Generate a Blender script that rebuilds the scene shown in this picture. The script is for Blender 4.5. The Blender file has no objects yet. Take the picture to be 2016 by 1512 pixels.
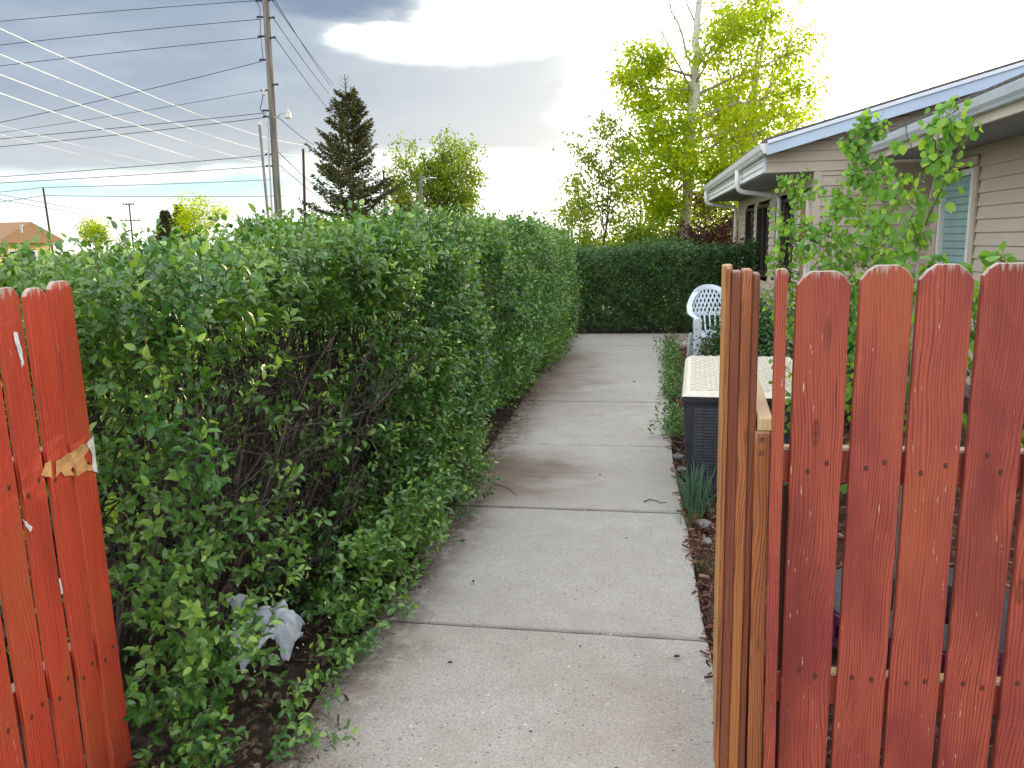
import bpy, bmesh, math, random
import numpy as np
from mathutils import Vector, Matrix
random.seed(11)
rng = np.random.default_rng(7)
scene = bpy.context.scene
COL = scene.collection
R = math.radians

# ------------------------------------------------------------------ camera
H = 1.6
PITCH, YAW, ROLL, FPX = R(10.4), R(9.0), R(1.3), 1514.0
Fv = Vector((-math.sin(YAW) * math.cos(PITCH), math.cos(YAW) * math.cos(PITCH), -math.sin(PITCH)))
R0 = Vector((math.cos(YAW), math.sin(YAW), 0)); U0 = R0.cross(Fv)
Rv = R0 * math.cos(ROLL) - U0 * math.sin(ROLL)
Uv = U0 * math.cos(ROLL) + R0 * math.sin(ROLL)
cam = bpy.data.cameras.new('camera'); camo = bpy.data.objects.new('camera', cam); COL.objects.link(camo)
m = Matrix.Identity(4)
for i in range(3):
    m[i][0] = Rv[i]; m[i][1] = Uv[i]; m[i][2] = -Fv[i]
m[2][3] = H
camo.matrix_world = m
cam.sensor_width = 36; cam.lens = FPX / 2016 * 36; cam.clip_end = 3000; cam.clip_start = 0.05
scene.camera = camo
def at(x, y, Y):            # survey helper: world point on a sight line at distance Y along the path
    d = Fv + Rv * (x - 1008) / FPX - Uv * (y - 756) / FPX
    return Vector((0, 0, H)) + d * (Y / d.y)

# ------------------------------------------------------------------ object helpers
def tag(o, label=None, cat=None, group=None, kind=None):
    if label: o['label'] = label
    if cat: o['category'] = cat
    if group: o['group'] = group
    if kind: o['kind'] = kind
    return o
def empty(name, loc=(0, 0, 0), rz=0.0, label=None, cat=None, group=None):
    o = bpy.data.objects.new(name, None); COL.objects.link(o); o.location = loc; o.rotation_euler = (0, 0, rz)
    o.empty_display_size = .1
    return tag(o, label, cat, group)
def link(name, me, mat, parent=None):
    if mat: me.materials.append(mat)
    o = bpy.data.objects.new(name, me); COL.objects.link(o)
    if parent: o.parent = parent
    return o
def fast(name, V, F, mat, parent=None, smooth=True, rnd=None):
    """V (n,3) array; F list of face-index arrays of equal width (m,3)/(m,4)"""
    me = bpy.data.meshes.new(name)
    if not isinstance(F, list): F = [F]
    F = [np.asarray(f) for f in F if len(f)]
    loops = np.concatenate([f.ravel() for f in F]).astype(np.int32)
    sizes = np.concatenate([np.full(len(f), f.shape[1]) for f in F])
    starts = np.concatenate([[0], np.cumsum(sizes)[:-1]]).astype(np.int32)
    me.vertices.add(len(V)); me.vertices.foreach_set('co', np.asarray(V, np.float32).ravel())
    me.loops.add(len(loops)); me.loops.foreach_set('vertex_index', loops)
    me.polygons.add(len(sizes)); me.polygons.foreach_set('loop_start', starts)
    if smooth: me.polygons.foreach_set('use_smooth', np.ones(len(sizes), bool))
    me.update(calc_edges=True); me.validate()
    if rnd is not None:
        a = me.attributes.new('rnd', 'FLOAT', 'POINT'); a.data.foreach_set('value', np.asarray(rnd, np.float32))
    return link(name, me, mat, parent)

class MB:
    def __init__(s): s.V = []; s.F = []; s.n = 0
    def add(s, V, F):
        s.V.append(np.asarray(V, float).reshape(-1, 3))
        for f in F: s.F.append([i + s.n for i in f])
        s.n += len(s.V[-1]); return s
    def box(s, x0, x1, y0, y1, z0, z1):
        V = [(x, y, z) for x in (x0, x1) for y in (y0, y1) for z in (z0, z1)]
        return s.add(V, [(0, 1, 3, 2), (4, 6, 7, 5), (0, 4, 5, 1), (2, 3, 7, 6), (0, 2, 6, 4), (1, 5, 7, 3)])
    def prism(s, poly, axis, a0, a1):
        """poly: list of 2D points; axis 0/1/2 extruded from a0 to a1"""
        n = len(poly); V = []
        for a in (a0, a1):
            for (u, v) in poly:
                V.append({0: (a, u, v), 1: (u, a, v), 2: (u, v, a)}[axis])
        F = [tuple(range(n))[::-1], tuple(range(n, 2 * n))] + [(i, (i + 1) % n, n + (i + 1) % n, n + i) for i in range(n)]
        return s.add(V, F)
    def bar(s, p0, p1, w, h, up=(0, 0, 1)):
        p0 = Vector(p0); p1 = Vector(p1); d = (p1 - p0).normalized(); u = Vector(up)
        sd = d.cross(u)
        if sd.length < 1e-4: sd = d.cross(Vector((1, 0, 0)))
        sd.normalize(); u = sd.cross(d)
        V = [tuple(p + sd * a * w / 2 + u * b * h / 2) for p in (p0, p1) for (a, b) in ((-1, -1), (1, -1), (1, 1), (-1, 1))]
        return s.add(V, [(3, 2, 1, 0), (4, 5, 6, 7), (0, 1, 5, 4), (1, 2, 6, 5), (2, 3, 7, 6), (3, 0, 4, 7)])
    def tube(s, pts, rad, sides=8):
        V, F = tube(pts, rad, sides)
        return s.add(V, [tuple(f) for f in F] + [tuple(range(sides))[::-1], tuple(range((len(pts) - 1) * sides, len(pts) * sides))])
    def lathe(s, prof, sides=32, c=(0, 0, 0)):
        V = []; F = []
        for (r, z) in prof:
            for k in range(sides):
                a = 2 * math.pi * k / sides; V.append((c[0] + r * math.cos(a), c[1] + r * math.sin(a), c[2] + z))
        for i in range(len(prof) - 1):
            for k in range(sides):
                k2 = (k + 1) % sides
                F.append((i * sides + k, i * sides + k2, (i + 1) * sides + k2, (i + 1) * sides + k))
        return s.add(V, F)
    def build(s, name, mat, parent=None, bevel=0.0, smooth=False, seg=1):
        me = bpy.data.meshes.new(name); me.from_pydata([tuple(v) for v in np.concatenate(s.V)], [], s.F)
        bm = bmesh.new(); bm.from_mesh(me); bmesh.ops.recalc_face_normals(bm, faces=bm.faces)
        if bevel: bmesh.ops.bevel(bm, geom=[e for e in bm.edges if e.calc_face_angle(0) > .3], offset=bevel, segments=seg, affect='EDGES', clamp_overlap=True)
        bm.to_mesh(me); bm.free()
        if smooth:
            me.polygons.foreach_set('use_smooth', np.ones(len(me.polygons), bool))
            try: me.set_sharp_from_angle(angle=R(35))
            except Exception: pass
        me.update()
        return link(name, me, mat, parent)

def tube(pts, rad, sides=6):
    P = np.asarray([tuple(p) for p in pts], float); n = len(P)
    rad = np.full(n, rad) if np.isscalar(rad) else np.asarray(rad)
    T = np.gradient(P, axis=0); T /= np.linalg.norm(T, axis=1)[:, None] + 1e-9
    ref = np.array([0, 0, 1.]) if abs(T[0][2]) < .9 else np.array([1., 0, 0])
    A = np.cross(T, ref); A /= np.linalg.norm(A, axis=1)[:, None] + 1e-9
    B = np.cross(T, A)
    ang = np.arange(sides) * 2 * math.pi / sides
    V = P[:, None, :] + rad[:, None, None] * (np.cos(ang)[None, :, None] * A[:, None, :] + np.sin(ang)[None, :, None] * B[:, None, :])
    V = V.reshape(-1, 3); i = np.arange(n - 1)[:, None] * sides; k = np.arange(sides)[None, :]; k2 = (k + 1) % sides
    F = np.stack([i + k, i + k2, i + sides + k2, i + sides + k], -1).reshape(-1, 4)
    return V, F
class Tubes:
    def __init__(s): s.V = []; s.F = []; s.n = 0
    def add(s, pts, rad, sides=5):
        V, F = tube(pts, rad, sides); s.V.append(V); s.F.append(F + s.n); s.n += len(V)
    def build(s, name, mat, parent=None): return fast(name, np.concatenate(s.V), np.concatenate(s.F), mat, parent)

def unit(a): return a / (np.linalg.norm(a, axis=-1, keepdims=True) + 1e-9)
OVAL = (np.array([[0, 0, 0], [.28, .25, .09], [.68, .22, .06], [1, 0, -.16], [.68, -.22, .06], [.28, -.25, .09], [.33, 0, -.03], [.68, 0, -.06]]),
        [np.array([[0, 6, 1], [7, 3, 2], [0, 5, 6], [7, 4, 3]]), np.array([[6, 7, 2, 1], [6, 5, 4, 7]])])
ROUND = (np.array([[0, 0, 0], [.06, .26, .02], [.30, .46, .05], [.62, .44, .03], [.88, .2, -.03], [1.04, 0, -.08], [.88, -.2, -.03], [.62, -.44, .03], [.30, -.46, .05], [.06, -.26, .02], [.35, 0, -.02], [.7, 0, -.03]]),
         [np.array([[0, 10, 1], [1, 10, 2], [10, 3, 2], [11, 4, 3], [11, 5, 4], [0, 9, 10], [9, 8, 10], [10, 8, 7], [11, 7, 6], [11, 6, 5], [10, 11, 3], [10, 7, 11]])])
DIAM = (np.array([[0, 0, 0], [.45, .3, .05], [1, 0, -.05], [.45, -.3, .05]]), [np.array([[0, 2, 1], [0, 3, 2]])])
CHIP = (np.array([[0, -.16, 0], [1, -.10, 0], [1, .14, 0], [0, .12, 0], [.05, -.12, .12], [.95, -.08, .10], [.93, .1, .12], [.05, .08, .1]]),
        [np.array([[4, 5, 6, 7], [0, 1, 5, 4], [1, 2, 6, 5], [2, 3, 7, 6], [3, 0, 4, 7]])])
class Leaves:
    def __init__(s): s.V = []; s.F = {}; s.n = 0; s.r = []
    def add(s, tpl, P, A, N, S, r=None):
        if len(P) == 0: return
        P = np.asarray(P); A = unit(np.asarray(A)); N = np.asarray(N)
        N = unit(N - A * np.sum(A * N, -1, keepdims=True)); B = np.cross(N, A)
        T, FF = tpl; S = np.broadcast_to(S, (len(P),))[:, None, None]
        V = P[:, None] + S * (T[None, :, 0:1] * A[:, None] + T[None, :, 1:2] * B[:, None] + T[None, :, 2:3] * N[:, None])
        k = len(T); off = (np.arange(len(P)) * k + s.n)[:, None, None]
        for f in FF: s.F.setdefault(f.shape[1], []).append((f[None] + off).reshape(-1, f.shape[1]))
        s.V.append(V.reshape(-1, 3)); s.n += k * len(P)
        if r is None: r = rng.random(len(P))
        s.r.append(np.repeat(r, k))
    def build(s, name, mat, parent=None, smooth=True):
        return fast(name, np.concatenate(s.V), [np.concatenate(v) for v in s.F.values()], mat, parent, smooth, np.concatenate(s.r))

def sprays(L, T, B, D, Ln, nl, size, tpl=OVAL, tw=.0012, up=.25, droop=0.0, r=None):
    """leafy shoots: B base (n,3), D direction, Ln length (n,), nl leaves each"""
    n = len(B); D = unit(D); Ln = np.broadcast_to(Ln, (n,)); size = np.broadcast_to(size, (n,))
    ref = unit(rng.normal(size=(n, 3))); X = unit(np.cross(D, ref)); Y = np.cross(D, X)
    ph0 = rng.random(n) * 6.28; bend = rng.normal(size=(n, 3)) * .18 + np.array([0, 0, up - droop])
    rr = rng.random(n) if r is None else r
    for i in range(nl):
        t = (i + .6) / nl
        keep = rng.random(n) < .93
        ph = ph0 + i * 2.4 + rng.normal(size=n) * .25
        rad = np.cos(ph)[:, None] * X + np.sin(ph)[:, None] * Y
        P = B + D * (Ln * t)[:, None] + bend * (Ln * t * t)[:, None]
        A = D * (.35 + .5 * t) + rad * .9 + np.array([0, 0, .1]) + rng.normal(size=(n, 3)) * .15
        N = D * .7 - rad * .3 + np.array([0, 0, .7]) + rng.normal(size=(n, 3)) * .3
        s = size * (1.0 - .35 * abs(t - .45)) * (.8 + .4 * rng.random(n))
        q = np.clip(rr * .65 + .35 * rng.random(n) + (.15 if i == nl - 1 else 0), 0, 1)
        L.add(tpl, P[keep], A[keep], N[keep], s[keep], q[keep])
    if T is not None:
        for i in range(n):
            t = np.array([0, .35, .7, 1.])[:, None]
            T.add(B[i] + D[i] * Ln[i] * t + bend[i] * Ln[i] * t * t, np.array([1.3, 1.1, .8, .4]) * tw, 3)

def wander(p0, p1, seg=6, wob=.08, sag=0.0):
    p0 = np.array(p0, float); p1 = np.array(p1, float); t = np.linspace(0, 1, seg + 1)[:, None]
    P = p0 + (p1 - p0) * t; L = np.linalg.norm(p1 - p0)
    nz = np.cumsum(rng.normal(size=(seg + 1, 3)), 0) * wob * L / math.sqrt(seg + 1) * .6
    nz = nz - t * nz[-1] - (1 - t) * nz[0]
    P = P + nz; P[:, 2] += sag * L * (4 * t * (1 - t))[:, 0]
    return P
def interp(P, t):
    s = t * (len(P) - 1); i = min(int(s), len(P) - 2); return P[i] + (P[i + 1] - P[i]) * (s - i)

# ------------------------------------------------------------------ materials
class NT:
    def __init__(s, tree): s.t = tree
    def node(s, typ, **kw):
        n = s.t.nodes.new(typ)
        for k, v in kw.items(): setattr(n, k, v)
        return n
    def set(s, sock, v):
        if isinstance(v, S): s.t.links.new(v.o, sock)
        elif isinstance(v, bpy.types.NodeSocket): s.t.links.new(v, sock)
        elif isinstance(v, (tuple, list)):
            v = list(v)
            if hasattr(sock.default_value, '__len__') and len(sock.default_value) == 4 and len(v) == 3: v.append(1)
            sock.default_value = v
        else: sock.default_value = v
    def math(s, op, a, b=0.0, c=None):
        n = s.node('ShaderNodeMath', operation=op); s.set(n.inputs[0], a); s.set(n.inputs[1], b)
        if c is not None: s.set(n.inputs[2], c)
        return S(s, n.outputs[0])
    def ss(s, a, b, x):
        n = s.node('ShaderNodeMapRange', interpolation_type='SMOOTHSTEP', clamp=True)
        s.set(n.inputs['Value'], x); s.set(n.inputs['From Min'], a); s.set(n.inputs['From Max'], b)
        return S(s, n.outputs['Result'])
    def mix(s, f, a, b, blend='MIX'):
        n = s.node('ShaderNodeMix', data_type='RGBA', blend_type=blend)
        s.set(n.inputs[0], f); s.set(n.inputs[6], a); s.set(n.inputs[7], b)
        return S(s, n.outputs[2])
    def noise(s, vec, scale=5, detail=4, rough=.55, dist=0.0):
        n = s.node('ShaderNodeTexNoise'); s.set(n.inputs['Vector'], vec); n.inputs['Scale'].default_value = scale
        n.inputs['Detail'].default_value = detail; n.inputs['Roughness'].default_value = rough; n.inputs['Distortion'].default_value = dist
        return S(s, n.outputs['Fac'])
    def vor(s, vec, scale=5, feature='F1', rnd=1.0):
        n = s.node('ShaderNodeTexVoronoi', feature=feature); s.set(n.inputs['Vector'], vec); n.inputs['Scale'].default_value = scale
        n.inputs['Randomness'].default_value = rnd
        return S(s, n.outputs['Distance']), S(s, n.outputs['Color']) if feature == 'F1' else None
    def map(s, vec, scale=(1, 1, 1), loc=(0, 0, 0), rot=(0, 0, 0)):
        n = s.node('ShaderNodeMapping'); s.set(n.inputs['Vector'], vec); s.set(n.inputs['Scale'], scale)
        s.set(n.inputs['Location'], loc); n.inputs['Rotation'].default_value = rot
        return S(s, n.outputs[0])
    def xyz(s, vec):
        n = s.node('ShaderNodeSeparateXYZ'); s.set(n.inputs[0], vec); return [S(s, o) for o in n.outputs]
    def comb(s, x, y, z):
        n = s.node('ShaderNodeCombineXYZ'); s.set(n.inputs[0], x); s.set(n.inputs[1], y); s.set(n.inputs[2], z); return S(s, n.outputs[0])
    def bump(s, h, strength=.3, dist=.01):
        n = s.node('ShaderNodeBump'); s.set(n.inputs['Height'], h); n.inputs['Strength'].default_value = strength; n.inputs['Distance'].default_value = dist
        return S(s, n.outputs[0])
class S:
    def __init__(s, t, o): s.T = t; s.o = o
    def __add__(a, b): return a.T.math('ADD', a, b)
    __radd__ = __add__
    def __sub__(a, b): return a.T.math('SUBTRACT', a, b)
    def __rsub__(a, b): return a.T.math('SUBTRACT', b, a)
    def __mul__(a, b): return a.T.math('MULTIPLY', a, b)
    __rmul__ = __mul__
    def __truediv__(a, b): return a.T.math('DIVIDE', a, b)

def material(name):
    mt = bpy.data.materials.new(name); mt.use_nodes = True; t = mt.node_tree; t.nodes.clear(); n = NT(t)
    out = n.node('ShaderNodeOutputMaterial')
    return mt, n, out
def pbr(n, out, col, rough=.7, normal=None, spec=.4, metal=0.0, trans=0.0, trcol=None):
    b = n.node('ShaderNodeBsdfPrincipled'); n.set(b.inputs['Base Color'], col); n.set(b.inputs['Roughness'], rough)
    b.inputs['Specular IOR Level'].default_value = spec; n.set(b.inputs['Metallic'], metal)
    if normal is not None: n.set(b.inputs['Normal'], normal)
    sh = b.outputs[0]
    if trans:
        tr = n.node('ShaderNodeBsdfTranslucent'); n.set(tr.inputs[0], trcol if trcol is not None else col)
        mx = n.node('ShaderNodeMixShader'); mx.inputs[0].default_value = trans
        n.t.links.new(sh, mx.inputs[1]); n.t.links.new(tr.outputs[0], mx.inputs[2]); sh = mx.outputs[0]
    n.t.links.new(sh, out.inputs[0])
    return b
def coords(n, which='Object'): return S(n, n.node('ShaderNodeTexCoord').outputs[which])
def simple(name, col, rough=.6, var=.15, scale=8, bump=0.0, spec=.4, metal=0.0):
    mt, n, out = material(name); c = coords(n)
    nz = n.noise(c, scale, 5); f = n.ss(.3, .7, nz)
    dark = tuple(x * (1 - var) for x in col); lite = tuple(min(1, x * (1 + var)) for x in col)
    nm = n.bump(n.noise(c, scale * 6, 4), bump, .01) if bump else None
    pbr(n, out, n.mix(f, dark, lite), rough, nm, spec, metal)
    return mt
def leafmat(name, c0, c1, c2, trans=.35, trm=1.6, rough=.42, spec=.45):
    """per-leaf colour from c0 (old) over c1 to c2 (young)"""
    mt, n, out = material(name)
    a = n.node('ShaderNodeAttribute'); a.attribute_name = 'rnd'; f = S(n, a.outputs['Fac'])
    col = n.mix(n.ss(.0, .6, f), c0, c1); col = n.mix(n.ss(.62, 1.0, f), col, c2)
    w = n.noise(coords(n), 1.3, 2); col = n.mix(n.ss(.35, .7, w) * .35, col, c2)
    tc = n.mix(.0, col, col)
    mul = n.node('ShaderNodeVectorMath', operation='MULTIPLY'); n.set(mul.inputs[0], col); mul.inputs[1].default_value = (trm * 1.25, trm * 1.15, trm * .5)
    pbr(n, out, col, rough, None, spec, 0, trans, mul.outputs[0])
    return mt

def woodmat(name, base, dark, accent, flake=.5, worn=1.0, raw=0.0, rough=.55):
    mt, n, out = material(name); c = coords(n)
    oi = n.node('ShaderNodeObjectInfo'); rd = S(n, oi.outputs['Random'])
    off = n.comb(rd * 37.0, rd * 11.0, rd * 53.0)
    va = n.node('ShaderNodeVectorMath', operation='ADD'); n.set(va.inputs[0], c); n.set(va.inputs[1], off); v = S(n, va.outputs[0])
    warp = n.noise(n.map(v, (5, 5, 1.2)), 1.0, 2)
    x, y, z = n.xyz(c)
    # cathedral grain: warped bands across the board
    gx = (x + y) * 820.0 + warp * 95.0
    wv = n.math('SINE', gx + n.noise(n.map(v, (60, 60, 3)), 1.0, 3) * 7.0)
    fine = n.noise(n.map(v, (160, 160, 4)), 1.0, 5, .65)
    kd, kc = n.vor(n.map(v, (9, 9, 2.6)), 1.0)
    knot = 1.0 - n.ss(.05, .13, kd)
    kring = n.math('SINE', kd * 90.0)
    g = n.ss(.36, .98, wv * .24 + fine)
    crack = n.ss(.69, .73, n.noise(n.map(v, (75, 75, 1.6)), 1.0, 4, .6))
    blot = n.noise(n.map(v, (6, 6, 2.2)), 1.0, 4, .6)
    col = n.mix(g, base, dark)
    col = n.mix(n.ss(.42, .68, blot) * .75, col, accent)
    col = n.mix(crack * .8, col, tuple(x_ * .3 for x_ in dark))
    col = n.mix(knot * (.55 + kring * .25), col, tuple(x_ * .35 for x_ in dark))
    b2 = n.noise(n.map(v, (4, 4, 1.3), (9, 3, 5)), 1.0, 3)
    col = n.mix(n.ss(.50, .64, b2) * .55, col, tuple(min(1, x_ * m_) for x_, m_ in zip(base, (1.0, 1.15, .9))))
    col = n.mix(n.ss(.46, .34, b2) * .5 if False else (1.0 - n.ss(.34, .46, b2)) * .5, col, tuple(x_ * m_ for x_, m_ in zip(dark, (1.1, 1.1, 1.3))))
    # paint flakes and scuffs
    fl = n.ss(.70 - .02 * flake, .725, n.noise(n.map(v, (150, 150, 16)), 1.0, 3, .6)) * n.ss(.40, .55, n.noise(n.map(v, (7, 7, 3)), 1.0, 3))
    sc = n.ss(.735, .76, n.noise(n.map(v, (30, 30, 9)), 1.0, 5, .7))
    bare = n.math('MINIMUM', (fl + sc) * flake, 1.0)
    col = n.mix(bare, col, (.62, .45, .33))
    # weathered grey end grain at the sawn top
    a = n.node('ShaderNodeAttribute'); a.attribute_name = 'top'; tp = S(n, a.outputs['Fac'])
    st = n.noise(n.map(v, (110, 110, 5)), 1.0, 3, .6)
    w = n.ss(.0, .018, tp - .988 + (st - .5) * .07) * worn
    ge = n.node('ShaderNodeNewGeometry'); _, _, nz_ = n.xyz(S(n, ge.outputs['True Normal']))
    w = n.math('MAXIMUM', w, n.ss(.3, .5, nz_) * worn * n.ss(.25, .45, st))
    col = n.mix(n.math('MINIMUM', w, 1.0) * .85, col, (.42, .37, .33))
    h = fine * .5 + wv * .22 - knot * .4 - bare * .3 - crack * .9
    pbr(n, out, col, rough, n.bump(h, .5, .004), .3)
    return mt

M = {}
M['red'] = woodmat('red_stained_wood', (.37, .077, .046), (.135, .026, .019), (.20, .032, .034), flake=.9)
M['orange'] = woodmat('orange_red_stained_wood', (.52, .062, .030), (.26, .030, .016), (.40, .085, .030), flake=.45)
M['cedar'] = woodmat('orange_brown_cedar', (.36, .130, .048), (.13, .04, .02), (.24, .070, .028), flake=.15, worn=.3)
M['cedar_dark'] = woodmat('dark_brown_cedar', (.20, .062, .032), (.09, .028, .018), (.15, .04, .022), flake=.2, worn=.3)
M['cedar_pale'] = woodmat('pale_cedar', (.52, .26, .10), (.30, .12, .045), (.42, .19, .07), flake=.05, worn=.3)
M['rawwood'] = woodmat('bare_pale_wood', (.58, .40, .24), (.38, .23, .12), (.5, .32, .2), flake=.0, worn=0)
M['post'] = woodmat('dark_post_wood', (.06, .028, .02), (.03, .014, .01), (.05, .02, .015), flake=.0, worn=0)
M['nail'] = simple('rusty_nail', (.09, .045, .03), .6, .4, 90)
M['hole'] = simple('nail_stain', (.05, .018, .014), .9, .2, 90)
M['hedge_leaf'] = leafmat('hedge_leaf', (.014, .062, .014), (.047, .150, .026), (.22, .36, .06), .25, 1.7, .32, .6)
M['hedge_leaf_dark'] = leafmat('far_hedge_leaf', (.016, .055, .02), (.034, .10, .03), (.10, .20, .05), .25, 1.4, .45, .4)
M['aspen_leaf'] = leafmat('aspen_leaf', (.06, .18, .035), (.11, .28, .05), (.30, .48, .06), .42, 1.5, .45, .35)
M['tree_leaf'] = leafmat('tree_leaf', (.11, .21, .006), (.23, .35, .008), (.42, .44, .010), .52, 1.6, .6, .2)
M['far_leaf'] = leafmat('far_tree_leaf', (.07, .13, .015), (.15, .23, .02), (.25, .32, .03), .42, 1.4, .6, .2)
M['purple_leaf'] = leafmat('purple_leaf', (.035, .012, .018), (.075, .02, .028), (.14, .05, .03), .3, 1.5, .5, .3)
M['spruce'] = leafmat('spruce_needles', (.035, .052, .028), (.075, .095, .045), (.22, .20, .08), .12, 1.3, .75, .15)
M['weed'] = leafmat('weed_leaf', (.05, .12, .04), (.09, .19, .06), (.17, .28, .09), .25, 1.3, .6, .2)
M['bluegrass'] = leafmat('blue_grass_blade', (.05, .12, .08), (.09, .19, .13), (.16, .27, .18), .2, 1.2, .6, .2)
M['lawn_blade'] = leafmat('lawn_blade', (.10, .18, .02), (.20, .30, .03), (.34, .42, .05), .4, 1.5, .6, .2)
M['bud'] = leafmat('pale_flower_bud', (.45, .48, .30), (.55, .56, .40), (.62, .60, .48), .2, 1.0, .6, .2)
M['deadleaf'] = leafmat('dead_leaf', (.03, .02, .014), (.075, .048, .032), (.19, .14, .10), .1, 1.0, .8, .2)
M['chips'] = leafmat('bark_chip', (.045, .018, .013), (.12, .05, .035), (.30, .18, .13), .0, 1.0, .85, .15)
def bark(name, c0, c1, sc=(20, 20, 6), b=.5):
    mt, n, out = material(name); c = coords(n); f = n.noise(n.map(c, sc), 1.0, 5, .6)
    pbr(n, out, n.mix(n.ss(.35, .65, f), c0, c1), .85, n.bump(f, b, .01), .2); return mt
M['twig'] = bark('hedge_twig_bark', (.030, .024, .021), (.12, .095, .082), (40, 40, 12))
M['greentwig'] = bark('young_twig_bark', (.07, .075, .03), (.14, .12, .06), (40, 40, 12))
M['bark'] = bark('brown_bark', (.06, .045, .035), (.16, .13, .10))
M['limb'] = bark('pale_limb_bark', (.22, .19, .14), (.36, .33, .27))
def aspenbark():
    mt, n, out = material('white_aspen_bark'); c = coords(n); x, y, z = n.xyz(c)
    f = n.noise(n.map(c, (5, 5, 26)), 1.0, 4, .6); low = 1.0 - n.ss(1.2, 3.4, z + (n.noise(c, 3.0, 3) - .5) * 2.0)
    d = n.math('MINIMUM', n.ss(.58, .66, f) + low * n.ss(.35, .6, n.noise(n.map(c, (14, 14, 7)), 1.0, 5, .7)), 1.0)
    pbr(n, out, n.mix(d, (.50, .49, .43), (.07, .06, .055)), .8, n.bump(f, .4, .01), .2); return mt
M['aspenbark'] = aspenbark()
M['polewood'] = bark('weathered_pole_wood', (.095, .085, .078), (.23, .20, .18), (14, 14, .7), .3)
M['wire'] = simple('dark_wire', (.045, .05, .06), .95, .1, spec=.0)
M['wire_light'] = simple('sunlit_tone_wire', (.78, .74, .68), .35, .05, spec=.6)  # pale warm colour stands in for sunlight on these wires
M['stubgrey'] = simple('weathered_grey_wood', (.20, .185, .18), .9, .2, 6)
M['metal'] = simple('galvanised_metal', (.40, .42, .44), .45, .15, 12, metal=.3)
M['white'] = simple('white_paint', (.72, .72, .70), .5, .06, 5)
M['whiteblue'] = simple('white_aluminium', (.62, .68, .76), .38, .06, 3)
M['trimblue'] = simple('pale_blue_fascia_paint', (.42, .52, .66), .5, .06, 2, .05)
M['cream'] = simple('cream_trim', (.60, .55, .44), .55, .08, 3)
M['plastic_white'] = simple('white_plastic', (.66, .74, .82), .35, .04, 4)
M['plastic_black'] = simple('black_resin', (.026, .030, .040), .30, .2, 30, spec=.7)
M['slat'] = simple('woven_resin_lit_tone', (.05, .056, .075), .32, .15, 30, spec=.8)  # slats coloured lighter than the body to paint shade into the gaps
M['lid'] = simple('cream_resin_lid', (.58, .55, .47), .5, .08, 20)
M['lidtrim'] = simple('pale_lid_trim', (.68, .65, .55), .45, .05, 20)
M['roofdark'] = simple('dark_shingle', (.10, .09, .085), .9, .3, 25, .3)
M['soffit'] = simple('soffit_paint', (.26, .28, .30), .7, .05, 3)
M['curtain'] = simple('teal_blind', (.27, .42, .40), .7, .06, 4)
M['brownroof'] = simple('brown_shingle_roof', (.26, .15, .08), .9, .15, 30, .2)
M['yellowwall'] = simple('pale_yellow_wall', (.62, .50, .22), .8, .08, 6)
M['stone'] = simple('grey_stone', (.22, .215, .21), .9, .4, 30, .8)
M['red_car'] = simple('dark_red_car_paint', (.22, .03, .035), .3, .05, 3, spec=.6)
M['pale_cover'] = simple('pale_blue_cover', (.50, .58, .70), .5, .08, 3)
M['tyre'] = simple('grey_black_rubber', (.05, .053, .06), .65, .35, 30, .3)
M['purple'] = simple('purple_painted_tread', (.13, .025, .085), .7, .3, 30, .3)
M['darkglass'] = simple('dark_window_glass', (.012, .013, .015), .18, .1, 2, spec=.35)
M['darkframe'] = simple('dark_bronze_frame', (.035, .026, .022), .5, .1, 4)
M['frost'] = simple('frosted_lamp_glass', (.55, .55, .52), .25, .05, 4)
M['doorwood'] = simple('orange_brown_door', (.35, .16, .09), .6, .2, 12)
def sidingmat(name, c0):
    mt, n, out = material(name); c = coords(n); f = n.noise(n.map(c, (3, 3, 40)), 1.0, 5, .65); g = n.noise(c, 2.0, 3)
    col = n.mix(n.ss(.3, .7, f) * .35, c0, tuple(x * .82 for x in c0)); col = n.mix(n.ss(.4, .7, g) * .3, col, tuple(x * 1.12 for x in c0))
    pbr(n, out, col, .65, n.bump(f, .25, .004), .3); return mt
M['siding'] = sidingmat('taupe_lap_siding', (.55, .475, .385))
M['siding_cream'] = sidingmat('cream_siding', (.52, .45, .34))
def bagmat():
    mt, n, out = material('thin_white_plastic'); pbr(n, out, (.70, .75, .82), .3, n.bump(n.noise(coords(n), 40, 4), .5, .01), .5, 0, .35, (.7, .75, .8)); return mt
M['bag'] = bagmat()

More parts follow.
